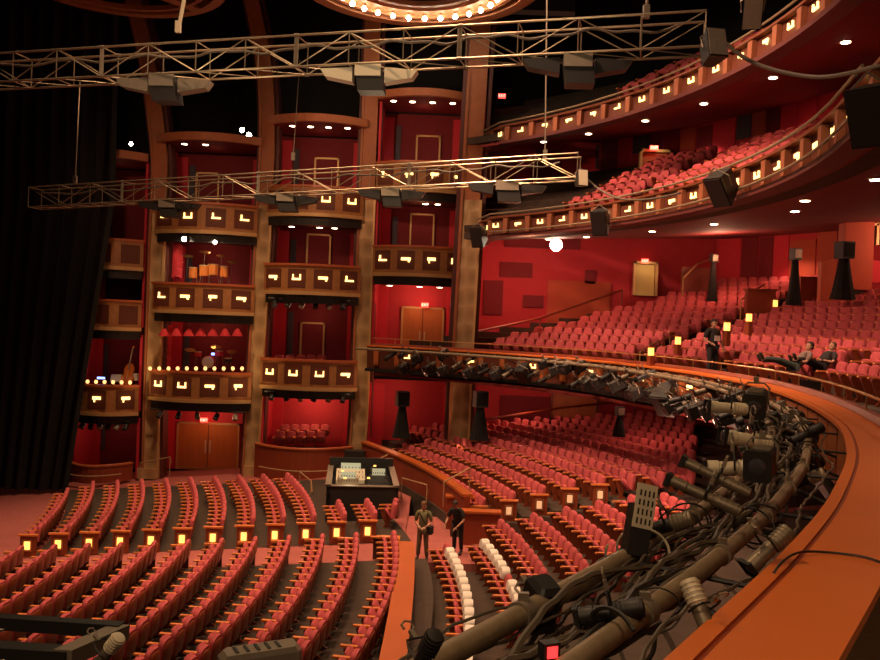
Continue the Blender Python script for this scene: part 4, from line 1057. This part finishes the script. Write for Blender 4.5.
# ------------------------------------------------------------------ black drape at the stage
g = MB(); n = 60; rings = []
for i in range(n+1):
    t = i/n; px = -60+t*(152); 
    p0 = at(px, 500, 38); wv = .22*math.sin(i*1.15)+.1*math.sin(i*.5)
    def edge(z, kk): return V((p0.x+kk*t, 38+wv-.0, z))
    rings.append([V((p0.x-1.0*t*1.1, 38+wv, -8.2)), V((p0.x-.3*t, 38+wv, -2)), V((p0.x+.6*t, 38+wv, 5)), V((p0.x+.4*t, 38+wv, 16.5)), V((p0.x+.4*t, 38.08+wv, 16.5)), V((p0.x+.6*t, 38.08+wv, 5)), V((p0.x-.3*t, 38.08+wv, -2)), V((p0.x-1.0*t*1.1, 38.08+wv, -8.2))])
g.layers(rings); tag(g.build('stage_drape', 'black_cloth', smooth=True), 'tall black drape closing off the stage at the left', 'curtain')
# ------------------------------------------------------------------ dividing wall with orange cap, parterre wall, pony walls
dv = struct(empty('wall_divider'))
pv = [V((-.80-(.6*i-9)**2/300, 9+.6*i, 0)) for i in range(26)]
g = MB(); sweep(g, pv, [(0,-7.7),(.36,-7.7),(.36,-6.32),(0,-6.32)]); g.build('wall_board', 'low_wood', dv)
g = MB(); sweep(g, pv, [(-.07,-6.32),(.43,-6.32),(.43,-6.24),(-.07,-6.24)]); g.build('wall_cap', 'cap_wood', dv)
pw = struct(empty('wall_parterre'))
pts = [V((rowx(1.75, 27.9+.75*i), 27.9+.75*i, 0)) for i in range(16)]
g = MB(); sweep(g, pts, [(0,-7.8),(.2,-7.8),(.2,-5.72),(0,-5.72)]); g.build('wall_board', 'low_wood', pw)
g = MB(); sweep(g, pts, [(-.06,-5.72),(.3,-5.72),(.3,-5.63),(-.06,-5.63)]); g.build('wall_cap', 'cap_wood', pw)
def pony(px0, px1, ytop, Y, h, label, cap='cap_wood'):
    a = at(px0, ytop, Y); b = at(px1, ytop+(px1-px0)*.038, Y); e = empty('pony_wall', ((a.x+b.x)/2, Y, a.z-h), 0, label, 'low wall', 'low wooden walls by the stairs'); w = (b.x-a.x)/2
    MB().bx((-w,0,0),(w,.35,h)).build('wall_board', 'low_wood', e); MB().bx((-w-.05,-.06,h),(w+.05,.42,h+.07)).build('wall_cap', cap, e)
pony(447,480,498,29.2,1.9,'low wooden wall with orange cap at the head of the steps'); pony(463,500,513,27.2,1.35,'low wooden wall with orange cap behind the person in black'); pony(370,398,540,27.0,.9,'wooden end wall beside the mixing desk seats', 'arm_wood')
for px0, px1, py, Y, lb in ((748,776,290,33.5,'first'),(801,818,278,34.0,'second')): pony(px0, px1, py, Y, .9, 'small wooden wall at the top of the balcony stairs, %s from the left' % lb, 'seat_wood')
# handrails
def handrail(pts, posts, label, r=.03, m='tan_paint'):
    P = [V(p) for p in pts]; e = empty('handrail', P[0], 0, label, 'handrail', 'stair handrails'); MB().path([p-P[0] for p in P], r, 6).build('rail', m, e, True)
    for i in posts: MB().tube(P[i]-P[0], P[i]-P[0]-V((0,0,.85)), r*.8, 5).build('post', m, e)
handrail([at(444,482,28.6), at(466,470,29.6), at(470,468,29.8)], (0,2), 'short brass handrail rising by the low walls')
handrail([at(392,452,37), at(374,462,35), at(368,470,34.6)], (0,2), 'handrail behind the mixing desk')
handrail([at(402,478,33.0), at(427,485,31.5), at(428,494,31.5)], (0,1), 'handrail at the right side of the mixing desk')
handrail([at(300,472,36.5), at(311,481,35.2), at(312,492,35.0)], (0,1), 'short handrail at the left of the mixing desk')
handrail([at(140,463,39.0), at(170,457,39.0), at(171,463,39)], (0,1), 'curved handrail at the foot of the left pilaster')
handrail([at(456,336,39.0), at(540,318,41.5), at(622,290,43.0)], (0,1,2), 'long handrail climbing the side of the balcony seats', .06, 'low_wood')
handrail([at(483,420,39.0), at(560,408,42.0), at(635,400,43.5)], (0,2), 'dark handrail low on the red wall beneath the balcony', .06, 'low_wood')
handrail([at(683,278,38), at(697,264,39.5), at(714,258,40)], (0,2), 'brass handrail beside the rear stair of the balcony', .045, 'brass')
handrail([at(640,352,31.5), at(650,345,32.5), at(670,336,34)], (0,2), 'brass handrail low on the balcony stairs', .03, 'brass')
handrail([at(741,300,33), at(752,292,34), at(765,284,35.5)], (0,2), 'brass handrail high on the balcony stairs', .03, 'brass')
struct(MB().prism([(0,0),(9,0),(9,2.3),(8,2.3),(0,.2)], .3, c=(at(456,340,39).x, 40.2, -2.3), ax=V((1,.42,0)).normalized(), an=(-.4,.9,0)).build('wall_stair_side', 'orange_wall'))
# ------------------------------------------------------------------ side wall details
def flat(px0, py0, px1, py1, Y, name, m, d=.1, parent=None):
    a = at(px0, py0, Y); b = at(px1, py1, Y); g = MB().bx((a.x, Y-d, min(a.z, b.z)), (b.x, Y, max(a.z, b.z))); o = g.build(name, m); 
    if parent: o.parent = parent
    return o
ws = bpy.data.objects['wall_side']; YS = WY+1
for a in ((484,280,502,315,'red_wall_dark'),(523,295,543,308,'red_wall_dark'),(585,270,595,284,'red_wall_dark'),(500,262,532,278,'red_wall_dark'),(548,280,608,345,'orange_wall'),(505,215,580,250,'red_wall_dark'),
          (560,385,590,412,'red_wall_dark'),(500,395,552,432,'red_wall_dark'),(484,130,505,205,'door_wood'),(512,180,530,215,'slate_panel'),(596,145,620,170,'slate_panel'),(536,150,560,200,'red_wall_dark')):
    flat(a[0],a[1],a[2],a[3], YS-.0, 'wall_panel', a[4], .12, ws)
d = struct(flat(553,386,595,419, YS-.1, 'door_20', 'door_wood', .1)); 
a = at(553,386,YS); b = at(595,419,YS); t = .12
MB().bx((a.x-t,YS-.3,b.z),(a.x,YS-.1,a.z+t)).bx((b.x,YS-.3,b.z),(b.x+t,YS-.1,a.z+t)).bx((a.x-t,YS-.3,a.z),(b.x+t,YS-.1,a.z+t)).build('door_frame', 'low_wood', d)
def doorway(px0, py0, px1, py1, Y, num, m='door_glow'):
    d = struct(flat(px0, py0, px1, py1, Y-.1, 'door_%d' % num, m, .1)); a = at(px0, py0, Y); b = at(px1, py1, Y); t = .13
    MB().bx((a.x-t,Y-.35,b.z),(a.x,Y-.1,a.z+t)).bx((b.x,Y-.35,b.z),(b.x+t,Y-.1,a.z+t)).bx((a.x-t,Y-.35,a.z),(b.x+t,Y-.1,a.z+t)).build('door_frame', 'gold_trim', d)
    light('SPOT', ((a.x+b.x)/2, Y-1.2, a.z+.3), 25, (1,.75,.4), .1, ((a.x+b.x)/2, Y, (a.z+b.z)/2), 90)
doorway(635,264,653,296,YS-.05,21); doorway(641,153,667,172,38.9,22,'orange_wall'); 
# projection booth pillar and window at the mezzanine rear
p = at(857,215,33); struct(MB().box((p.x,p.y,p.z-.8),(1.1,.6,4.2)).build('column_5', 'orange_wall'))
p = at(872,226,33.5); w_ = struct(MB().box((p.x+.4,p.y,p.z),(1.6,.2,1.5)).build('window_1', 'black_paint'))
MB().box((p.x-.35,p.y-.15,p.z),(.1,.1,1.6)).box((p.x+.4,p.y-.15,p.z+.05),(1.6,.1,.1)).box((p.x+.15,p.y-.15,p.z),(.1,.1,1.5)).build('window_frame', 'gold_trim', w_)
a = at(820,262,33); b = at(846,254,33); o = MB().prism([(a.x,a.z-2.2),(b.x,a.z-2.2),(b.x,b.z),(a.x,a.z)], .3, c=(0,33,0)); struct(o.build('wall_vomitory', 'orange_wall'))
struct(flat(846,260,900,284,34,'wall_rear_parapet','red_panel',.3))
struct(MB().bx((at(683,262,41).x,41,at(683,290,41).z-.5),(at(712,262,41).x,41.2,at(712,268,41).z)).build('wall_stair_cheek', 'low_wood'))
# PA speakers draped in black on stands
def pa(px, py, Y, h, label, sw=.5):
    t = at(px, py, Y); e = empty('speaker_stand', (t.x, Y, t.z-h), R(15), label, 'speaker', 'speakers on draped stands'); s_ = sw
    MB().bx((-s_/2,-s_/2,h-.15-s_*1.15),(s_/2,s_/2,h-.1)).build('cabinet', 'black_paint', e)
    MB().layers([[V((x*k*sw*1.7, y*k*sw*1.7, z)) for x, y in ((-.5,-.5),(.1,-.6),(.5,-.5),(.6,.1),(.5,.5),(-.1,.6),(-.5,.5),(-.6,-.1))] for z, k in ((0,.75),(.3,.62),(h*.45,.42),(h-.18-s_,.28))]).build('skirt', 'black_cloth', e)
    MB().bx((-s_*.44,-s_/2-.012,h-.1-s_*1.1),(s_*.44,-s_/2,h-.15)).build('grille', 'grey_metal' if sw < .5 else 'black_cloth', e)
pa(403,389,38.6,2.2,'black draped speaker stand before the red wall under the balcony end',.55); pa(481,389,36.8,2.2,'black draped speaker stand right of the tall pilaster',.55)
pa(714,252,38,2.2,'slim speaker on a draped stand at the rear stair',.28); pa(796,246,33,2.3,'slim speaker on a draped stand above the balcony stairs',.34); pa(845,239,31,2.2,'largest draped speaker, beside the orange wall on the balcony',.5)
pa(620,404,34,1.3,'slim dark speaker on a stand among the seats under the balcony',.3)
o = MB().bx((-.45,-.3,0),(.45,.3,.95)).build('equipment_case', 'black_paint'); p = at(366,452,38.6); o.location = (p.x-.5, p.y, -7.5); o.scale.z = 1.6; tag(o, 'black equipment case at the foot of the third pilaster', 'case')
# ------------------------------------------------------------------ mixing desk
zf = floor_z(-3); a = at(333,472,34.2); 
e = empty('mixing_booth', (-2.75, 32.0, zf), R(6), 'black walled mixing desk booth among the orchestra rows', 'mixing booth'); H = 1.25
MB().bx((-1.25,-1.9,0),(1.3,-1.75,H)).build('front_board', 'black_paint', e); MB().bx((-1.25,-1.9,0),(-1.1,2.3,H)).build('side_board', 'black_paint', e); MB().bx((1.15,-1.9,0),(1.3,2.3,H)).build('side_board', 'black_paint', e); MB().bx((-1.25,2.2,0),(1.3,2.35,H+.35)).build('rear_board', 'black_paint', e)
MB().bx((-1.1,-1.75,.85),(1.15,2.2,.9)).build('desk_top', 'black_paint', e)
g = MB().bx((-1.3,-1.95,H),(1.35,-1.72,H+.03)).bx((-1.3,-1.95,H),(-1.08,2.35,H+.03)).bx((1.12,-1.95,H),(1.35,2.35,H+.03)); g.build('edge_trim', 'grey_metal', e)
def console(x, y, w, d, label, m='cream_metal', zz=.9):
    c = empty('mixing_console', e.matrix_world @ V((x,y,zz)) if False else (-2.75+x*math.cos(R(6))-y*math.sin(R(6)), 32.0+x*math.sin(R(6))+y*math.cos(R(6)), zf+zz), R(6), label, 'mixing console', 'mixing consoles')
    MB().prism([(-d/2,0),(d/2,0),(d/2,.42),(-d/2,.14)], w, ax=(0,1,0), an=(1,0,0)).build('case', m, c)
    g = MB()
    for i in range(8):
        for j in range(3): g.box((-w*.42+i*w*.12, -d*.3+j*d*.27, .20+.14*j+.03), (.03,.05,.05))
    g.build('fader_button', 'black_paint', c)
    MB().box((0,d*.45,.52),(w*.7,.05,.25)).build('screen', 'equipment_screen', c)
console(-.4,.9,1.1,.9,'pale lit mixing console at the back of the booth'); console(-.5,-.9,.8,.7,'smaller console near the front of the booth', 'fixture_body'); console(.65,-.2,.7,.8,'dark console at the right of the booth', 'black_paint')
for (x, y) in ((-.75,-1.3),(.1,-1.2),(.4,1.4),(-.85,.1)):
    p = V((-2.75+x*math.cos(R(6))-y*math.sin(R(6)), 32.0+x*math.sin(R(6))+y*math.cos(R(6)), zf+.9)); l = empty('desk_lamp', p, 0, 'tiny desk lamp glowing on the mixing desk', 'desk lamp', 'desk lamps in the mixing booth')
    MB().path([(0,0,0),(0,0,.45),(.12,0,.55)], .012, 5).build('stem', 'grey_metal', l); MB().box((.14,0,.54),(.1,.06,.05)).build('shade', 'lamp_glow', l)
light('POINT', (-3.2,31.7,zf+1.9), 14, (.95,.85,.55), .2)
# lamp bars hung below the lowest boxes
for key, px0, px1, py, lb in (('mid',265,350,386,'middle'),('left',150,245,404,'left'),('stage',78,130,415,'stage side'),('mid',268,350,293,'second middle')):
    a = at(px0, py+5, 39.9); b = at(px1, py+5, 39.9); e = empty('lamp_bar', a, 0, 'black bar of small lamps under the %s box' % lb, 'lamp bar', 'lamp bars under the boxes'); MB().tube((0,0,0), V((b.x-a.x,0,0)), .04, 6).build('bar', 'black_paint', e)
    n = 5 if lb == 'left' else 6
    for i in range(n):
        x = (b.x-a.x)*(i+.5)/n; q = random.uniform(-.3,.3)
        MB().lathe([(.08,-.2),(.12,-.12),(.13,.14)], 8, c=(x,0,-.26), axis=(q,-.5,-.7)).build('lamp_can', 'grey_metal' if i in (2,4) else 'black_paint', e, True); MB().tube((x,0,0),(x,0,-.2), .02, 5).build('yoke', 'black_paint', e)
# ------------------------------------------------------------------ people
def skin_body(name, J, E, Rd, m, parent, lvl=2, root=0):
    me = bpy.data.meshes.new(name); me.from_pydata([tuple(j) for j in J], E, []); o = bpy.data.objects.new(name, me); C.objects.link(o); o.parent = parent
    sk = o.modifiers.new('skin', 'SKIN'); sk.use_smooth_shade = True
    for v, r in zip(me.skin_vertices[0].data, Rd): v.radius = (r, r) if not isinstance(r, tuple) else r; v.use_root = False
    me.skin_vertices[0].data[root].use_root = True
    s = o.modifiers.new('sub', 'SUBSURF'); s.levels = lvl; s.render_levels = lvl
    me.materials.append(MT[m]); return o
def person(loc, rz, pose, shirt, trousers, hair, label, sc=1., strap=False):
    """pose: dict of joints in metres, figure facing -y, z up"""
    P = {'pelvis':(0,0,.95),'waist':(0,0,1.08),'chest':(0,.0,1.30),'neckb':(0,.02,1.47),'head':(0,-.01,1.64),
         'shl':(-.18,.02,1.42),'ell':(-.25,.02,1.14),'wrl':(-.20,-.16,.98),'shr':(.18,.02,1.42),'elr':(.25,.02,1.14),'wrr':(.20,-.16,.98),
         'hpl':(-.09,0,.92),'knl':(-.11,-.02,.50),'anl':(-.12,.02,.09),'tol':(-.13,-.14,.04),'hpr':(.09,0,.92),'knr':(.11,-.02,.50),'anr':(.12,.02,.09),'tor':(.13,-.14,.04)}
    P.update(pose); P = {k: V(v)*sc for k, v in P.items()}
    r = empty('person', loc, rz, label, 'person')
    def g(*ks): return [P[k] for k in ks]
    # body: one continuous skin
    J = g('pelvis','waist','chest','neckb','shl','ell','wrl','shr','elr','wrr','hpl','knl','anl','tol','hpr','knr','anr','tor')
    hd = (P['head']-P['neckb']).normalized(); J.append(P['neckb']+(P['head']-P['neckb'])*.45)
    E = [(0,1),(1,2),(2,3),(3,18),(3,4),(4,5),(5,6),(3,7),(7,8),(8,9),(0,10),(10,11),(11,12),(12,13),(0,14),(14,15),(15,16),(16,17)]
    Rd = [a*sc for a in (.12,.11,.13,.06,.055,.04,.026,.055,.04,.026,.085,.055,.036,.03,.085,.055,.036,.03,.05)]
    body = skin_body('body', J, E, Rd, 'skin', r)
    def grow(name, ks, rad, m, Ed=None, par=None):
        J = [P[k] if isinstance(k, str) else V(k) for k in ks]; Ed = Ed or [(i, i+1) for i in range(len(J)-1)]; return skin_body(name, J, Ed, [a*sc for a in rad], m, par or r)
    mid = lambda a, b, t: P[a].lerp(P[b], t)
    grow('shirt', ['pelvis','waist','chest','neckb','shl',mid('shl','ell',.85),'shr',mid('shr','elr',.85)], [(.15),(.145),(.16),.085,.08,.06,.08,.06], shirt, [(0,1),(1,2),(2,3),(3,4),(4,5),(3,6),(6,7)])
    grow('trousers', ['pelvis','hpl','knl',mid('knl','anl',.92),'hpr','knr',mid('knr','anr',.92)], [.135,.10,.075,.065,.10,.075,.065], trousers, [(0,1),(1,2),(2,3),(0,4),(4,5),(5,6)])
    for a, t in (('anl','tol'),('anr','tor')): grow('shoe', [mid(a,t,-.25), mid(a,t,.45), mid(a,t,1.25)], [.045,.05,.038], 'shoe_leather')
    # hands: palm, four fingers and a thumb
    for el, wr, sg in (('ell','wrl',1),('elr','wrr',-1)):
        d = (P[wr]-P[el]).normalized(); s_, t = frame(d); base = P[wr]
        J = [base, base+d*.04*sc, base+d*.085*sc]; Ed = [(0,1),(1,2)]; Rr = [.024*sc,.032*sc,.034*sc]
        for k in range(4):
            q = base+d*.085*sc+s_*(k-1.5)*.019*sc; ln = (.062,.075,.072,.055)[k]*sc
            i = len(J); J += [q+d*.02*sc, q+d*(.02*sc+ln*.55)-t*.012*sc, q+d*(.015*sc+ln*.85)-t*.035*sc]; Ed += [(2,i),(i,i+1),(i+1,i+2)]; Rr += [.009*sc,.008*sc,.007*sc]
        i = len(J); J += [base+d*.05*sc+s_*sg*.04*sc-t*.01*sc, base+d*.085*sc+s_*sg*.055*sc-t*.03*sc]; Ed += [(1,i),(i,i+1)]; Rr += [.012*sc,.009*sc]
        skin_body('hand', J, Ed, Rr, 'skin', r, 1)
    # head with face, ears, hair
    up = (P['head']-P['neckb']).normalized(); fwd = V(pose.get('look', (0,-1,0))); fwd = (fwd-up*fwd.dot(up)).normalized(); sd = fwd.cross(up).normalized()
    M3 = Matrix((sd, -fwd, up)).transposed(); c = P['head']
    rings = []
    for z, w, f, b in ((-.115,.028,.062,-.0),(-.10,.045,.085,.03),(-.065,.060,.092,.06),(-.02,.070,.094,.085),(.03,.075,.095,.098),(.075,.070,.084,.092),(.108,.050,.055,.066),(.125,.02,.02,.03)):
        ring = []
        for i in range(16):
            a = 2*PI*i/16; x = w*math.cos(a); y = -f*math.sin(a) if math.sin(a) > 0 else -b*math.sin(a)
            if abs(z+.02) < .01 and i == 4: y -= .022
            if abs(z+.065) < .01 and i == 4: y -= .006
            if abs(z-.03) < .01 and i in (3,5): y += .010
            ring.append(c+M3@(V((x,y,z))*sc))
        rings.append(ring)
    h = MB().layers(rings).build('head', 'skin', body, True)
    for q in (-1, 1):
        MB().ball(c+M3@(V((q*.030,-.083,.022))*sc), .011*sc, 8).build('eye', 'hair_dark', h, True)
    MB().ball(c+M3@(V((0,-.088,-.062))*sc), .018*sc, 8, (1.2,.4,.35), M3).build('mouth', 'red_wall', h, True)
    for q in (-1, 1): MB().ball(c+M3@(V((q*.076,.012,-.005))*sc), .022*sc, 8, (.4,.8,1.4), M3).build('ear', 'skin', h, True)
    rings = []
    for z, k in ((-.06,.82),(-.02,1.06),(.04,1.12),(.09,1.08),(.125,.86),(.142,.45)):
        ring = []
        for i in range(16):
            a = 2*PI*i/16; x = .075*k*math.cos(a); y = .098*k*math.sin(a)
            if y < 0: y *= (.30 if z < .05 else .92)
            ring.append(c+M3@(V((x,y+.004,z))*sc))
        rings.append(ring)
    MB().layers(rings).build('hair', hair, r, True)
    return r
p = at(422,558,25.2)
pr = person((p.x, p.y, -7.11), R(-12), {'wrl':(-.10,-.20,1.08),'wrr':(.10,-.22,1.06),'tol':(-.17,-.13,.04),'tor':(.17,-.13,.04),'anl':(-.14,.02,.09),'anr':(.14,.02,.09)}, 'olive_shirt', 'khaki', 'hair_brown', 'person standing in olive shirt and khaki trousers on the pink aisle')
MB().path([(-.10,-.16,1.47),(0,-.185,1.32),(.10,-.18,1.15),(.20,-.10,1.0)], .018, 5).build('shoulder_strap', 'black_shirt', pr, True); MB().box((.24,-.0,.93),(.10,.28,.22)).build('bag', 'black_shirt', pr)
p = at(456,548,26.0)
person((p.x+.05, p.y+.1, -7.11), R(-25), {'waist':(0,-.04,1.08),'chest':(0,-.12,1.28),'neckb':(0,-.19,1.42),'head':(0,-.28,1.56),'shl':(-.18,-.18,1.37),'shr':(.18,-.18,1.37),'ell':(-.27,-.22,1.10),'elr':(.27,-.22,1.10),'wrl':(-.26,-.40,.95),'wrr':(.12,-.42,.92),'look':(0,-.9,-.5)}, 'black_shirt', 'black_shirt', 'hair_dark', 'person in black leaning forward beside the low orange capped wall')
p = USHER
pr = person((p.x, p.y, mez_floor(0)-.0), R(25), {'shl':(-.2,.02,1.42),'ell':(-.30,.02,1.16),'elr':(.30,.02,1.16),'wrl':(-.26,-.20,1.08),'wrr':(.28,-.12,.96)}, 'black_shirt', 'black_shirt', 'hair_dark', 'person in black shirt with a white paper standing on the balcony', sc=1.1)
MB().box((-.02,-.22,1.34),(.22,.02,.17)).build('paper', 'white_cloth', pr)
# two people slumped in the first balcony row with their feet on the curb
recl = lambda: {'pelvis':(0,0,.50),'waist':(0,.10,.57),'chest':(0,.26,.72),'neckb':(0,.38,.86),'head':(0,.42,1.03),'shl':(-.17,.36,.82),'shr':(.17,.36,.82),'ell':(-.24,.20,.62),'elr':(.24,.20,.62),'wrl':(-.08,.0,.64),'wrr':(.08,.0,.66),
  'hpl':(-.09,-.04,.50),'knl':(-.11,-.48,.64),'anl':(-.10,-.90,.62),'tol':(-.12,-.97,.75),'hpr':(.09,-.04,.50),'knr':(.11,-.48,.66),'anr':(.04,-.90,.68),'tor':(.04,-.97,.81)}
a1 = arc(22.75, -1.0); a2 = arc(22.75, -4.5)
def seated(a, ph, shirt, tr, hair, lb, z=.0): return person((a.x, a.y, a.z-.5), R(ph-90), recl(), shirt, tr, hair, lb)
seated(at(794,366,22.7), 6, 'grey_shirt', 'teal_jeans', 'hair_dark', 'person in grey shirt and dark jeans slumped with feet up behind the rail')
seated(at(820,366,22.9), 22, 'black_shirt', 'black_shirt', 'hair_brown', 'person in black shirt slumped in the seat nearest the right')
# ------------------------------------------------------------------ lights
W = bpy.data.worlds.new('world'); bpy.context.scene.world = W; W.use_nodes = True
W.node_tree.nodes['Background'].inputs[0].default_value = (1,.42,.24,1); W.node_tree.nodes['Background'].inputs[1].default_value = .02  # faint warm ambient added to make up for few light bounces
# house lights high over the stalls
for (x, y, z, pw, ang, aim) in ((-9,22,15,7000,75,(-8,24,-7.5)),(-2,22,15,8500,80,(-3,24,-7.5)),(-8,31,15.5,7500,75,(-9,33,-7.5)),(4,24,15,5500,80,(5,25,-6)),(2,31,15,5200,75,(4,34,-6)),(-4,12,15,4500,80,(-4,20,-7.5))):
    light('SPOT', (x,y,z), pw, (1,.60,.34), .5, aim, ang, .6)
# balcony seats are lit from the ring side
for (x, y, z, pw, aim, ang) in ((-4,20,13.5,11000,(12,28,-1),62),(-6,26,13.5,9500,(9,37,0),50),(-4,14,13.5,6500,(14,22,1),60)):
    light('SPOT', (x,y,z), pw, (1,.58,.38), .5, aim, ang, .7)
light('SPOT', (-1.5,5.5,6.5), 900, (1,.62,.32), .35, (1.6,5.2,-1.3), 75, .8)
light('SPOT', (1.5,11,6.5), 700, (1,.62,.32), .35, (5,11,-1.3), 80, .8)
light('POINT', (7,25,-3.2), 160, (1,.50,.32), .4); light('POINT', (8,34,-2.7), 110, (1,.46,.3), .4); light('POINT', (4,40.5,-3.6), 90, (1,.42,.26), .4)
light('SPOT', (-2.5,-1.5,4.5), 620, (1,.66,.38), .9, (1.2,5,-1.4), 80, .8); light('SPOT', (2.2,-.5,3.5), 160, (1,.62,.34), .6, (2.2,3.2,-1.8), 80, .8)  # fill spots added near the camera for the close fittings and carpet
light('POINT', (4,40.0,2.2), 300, (1,.36,.2), .3); light('POINT', (12,37,3.6), 260, (1,.45,.26), .3); light('POINT', (18,31,4.0), 260, (1,.45,.26), .3)
for ph, pw in ((-6,500),(4,900),(14,900),(24,700),(34,400)):
    a = arc(28.2, ph, 8.75); light('SPOT', a, pw, (1,.45,.32), .12, arc(29.6, ph, 6.5), 80, .9)
for ph, pw in ((12,420),(22,420),(32,300),(2,420)):
    a = arc(33.6, ph, 4.3); light('SPOT', a, pw, (1,.48,.32), .12, arc(35, ph, 1.2), 85, .9)
light('SPOT', (-2,11,1.5), 900, (1,.75,.5), .2, at(366,75,18.2), 26, .8); light('SPOT', (-9,12,2), 350, (1,.6,.4), .2, at(158,88,19.5), 26, .8)  # fill spots added from below to brighten two truss clusters
light('SPOT', (-3,18,11), 2600, (1,.55,.40), .4, (11,27,6), 45, .8)
light('SPOT', (-2,24,14.5), 1500, (1,.55,.38), .3, (9,32,9), 40, .8)  # fill spot added to brighten the topmost balcony seats
# pilaster uplights
for i, x in enumerate(PILX): light('SPOT', (x-.2, 37.2 if i == 3 else 38.6, -6.0), (420 if i < 3 else 700), (1,.62,.30), .15, (x, 40.5, 1), 50, .9)
light('SPOT', (-6,30,8), 1500, (1,.55,.3), .3, (-3,40,8), 70, .9); light('SPOT', (-12,28,8), 1000, (1,.55,.3), .3, (-12,40,4), 70, .9)
# unseen point lights hung in mid-air to light the trusses
light('POINT', (1,13.0,4.6), 130, (1,.75,.45), .3); light('POINT', (-6,17.5,4.2), 60, (1,.75,.45), .3); light('POINT', (-2,24.5,2.9), 90, (1,.75,.45), .3)
sc = bpy.context.scene
sc.view_settings.view_transform = 'Standard'; sc.view_settings.look = 'None'; sc.view_settings.exposure = 0.0; sc.view_settings.gamma = 1.0; sc.view_settings.use_curve_mapping = False
sc.cycles.max_bounces = 4; sc.cycles.diffuse_bounces = 3; sc.cycles.glossy_bounces = 2; sc.cycles.use_denoising = True; sc.cycles.sample_clamp_indirect = 3
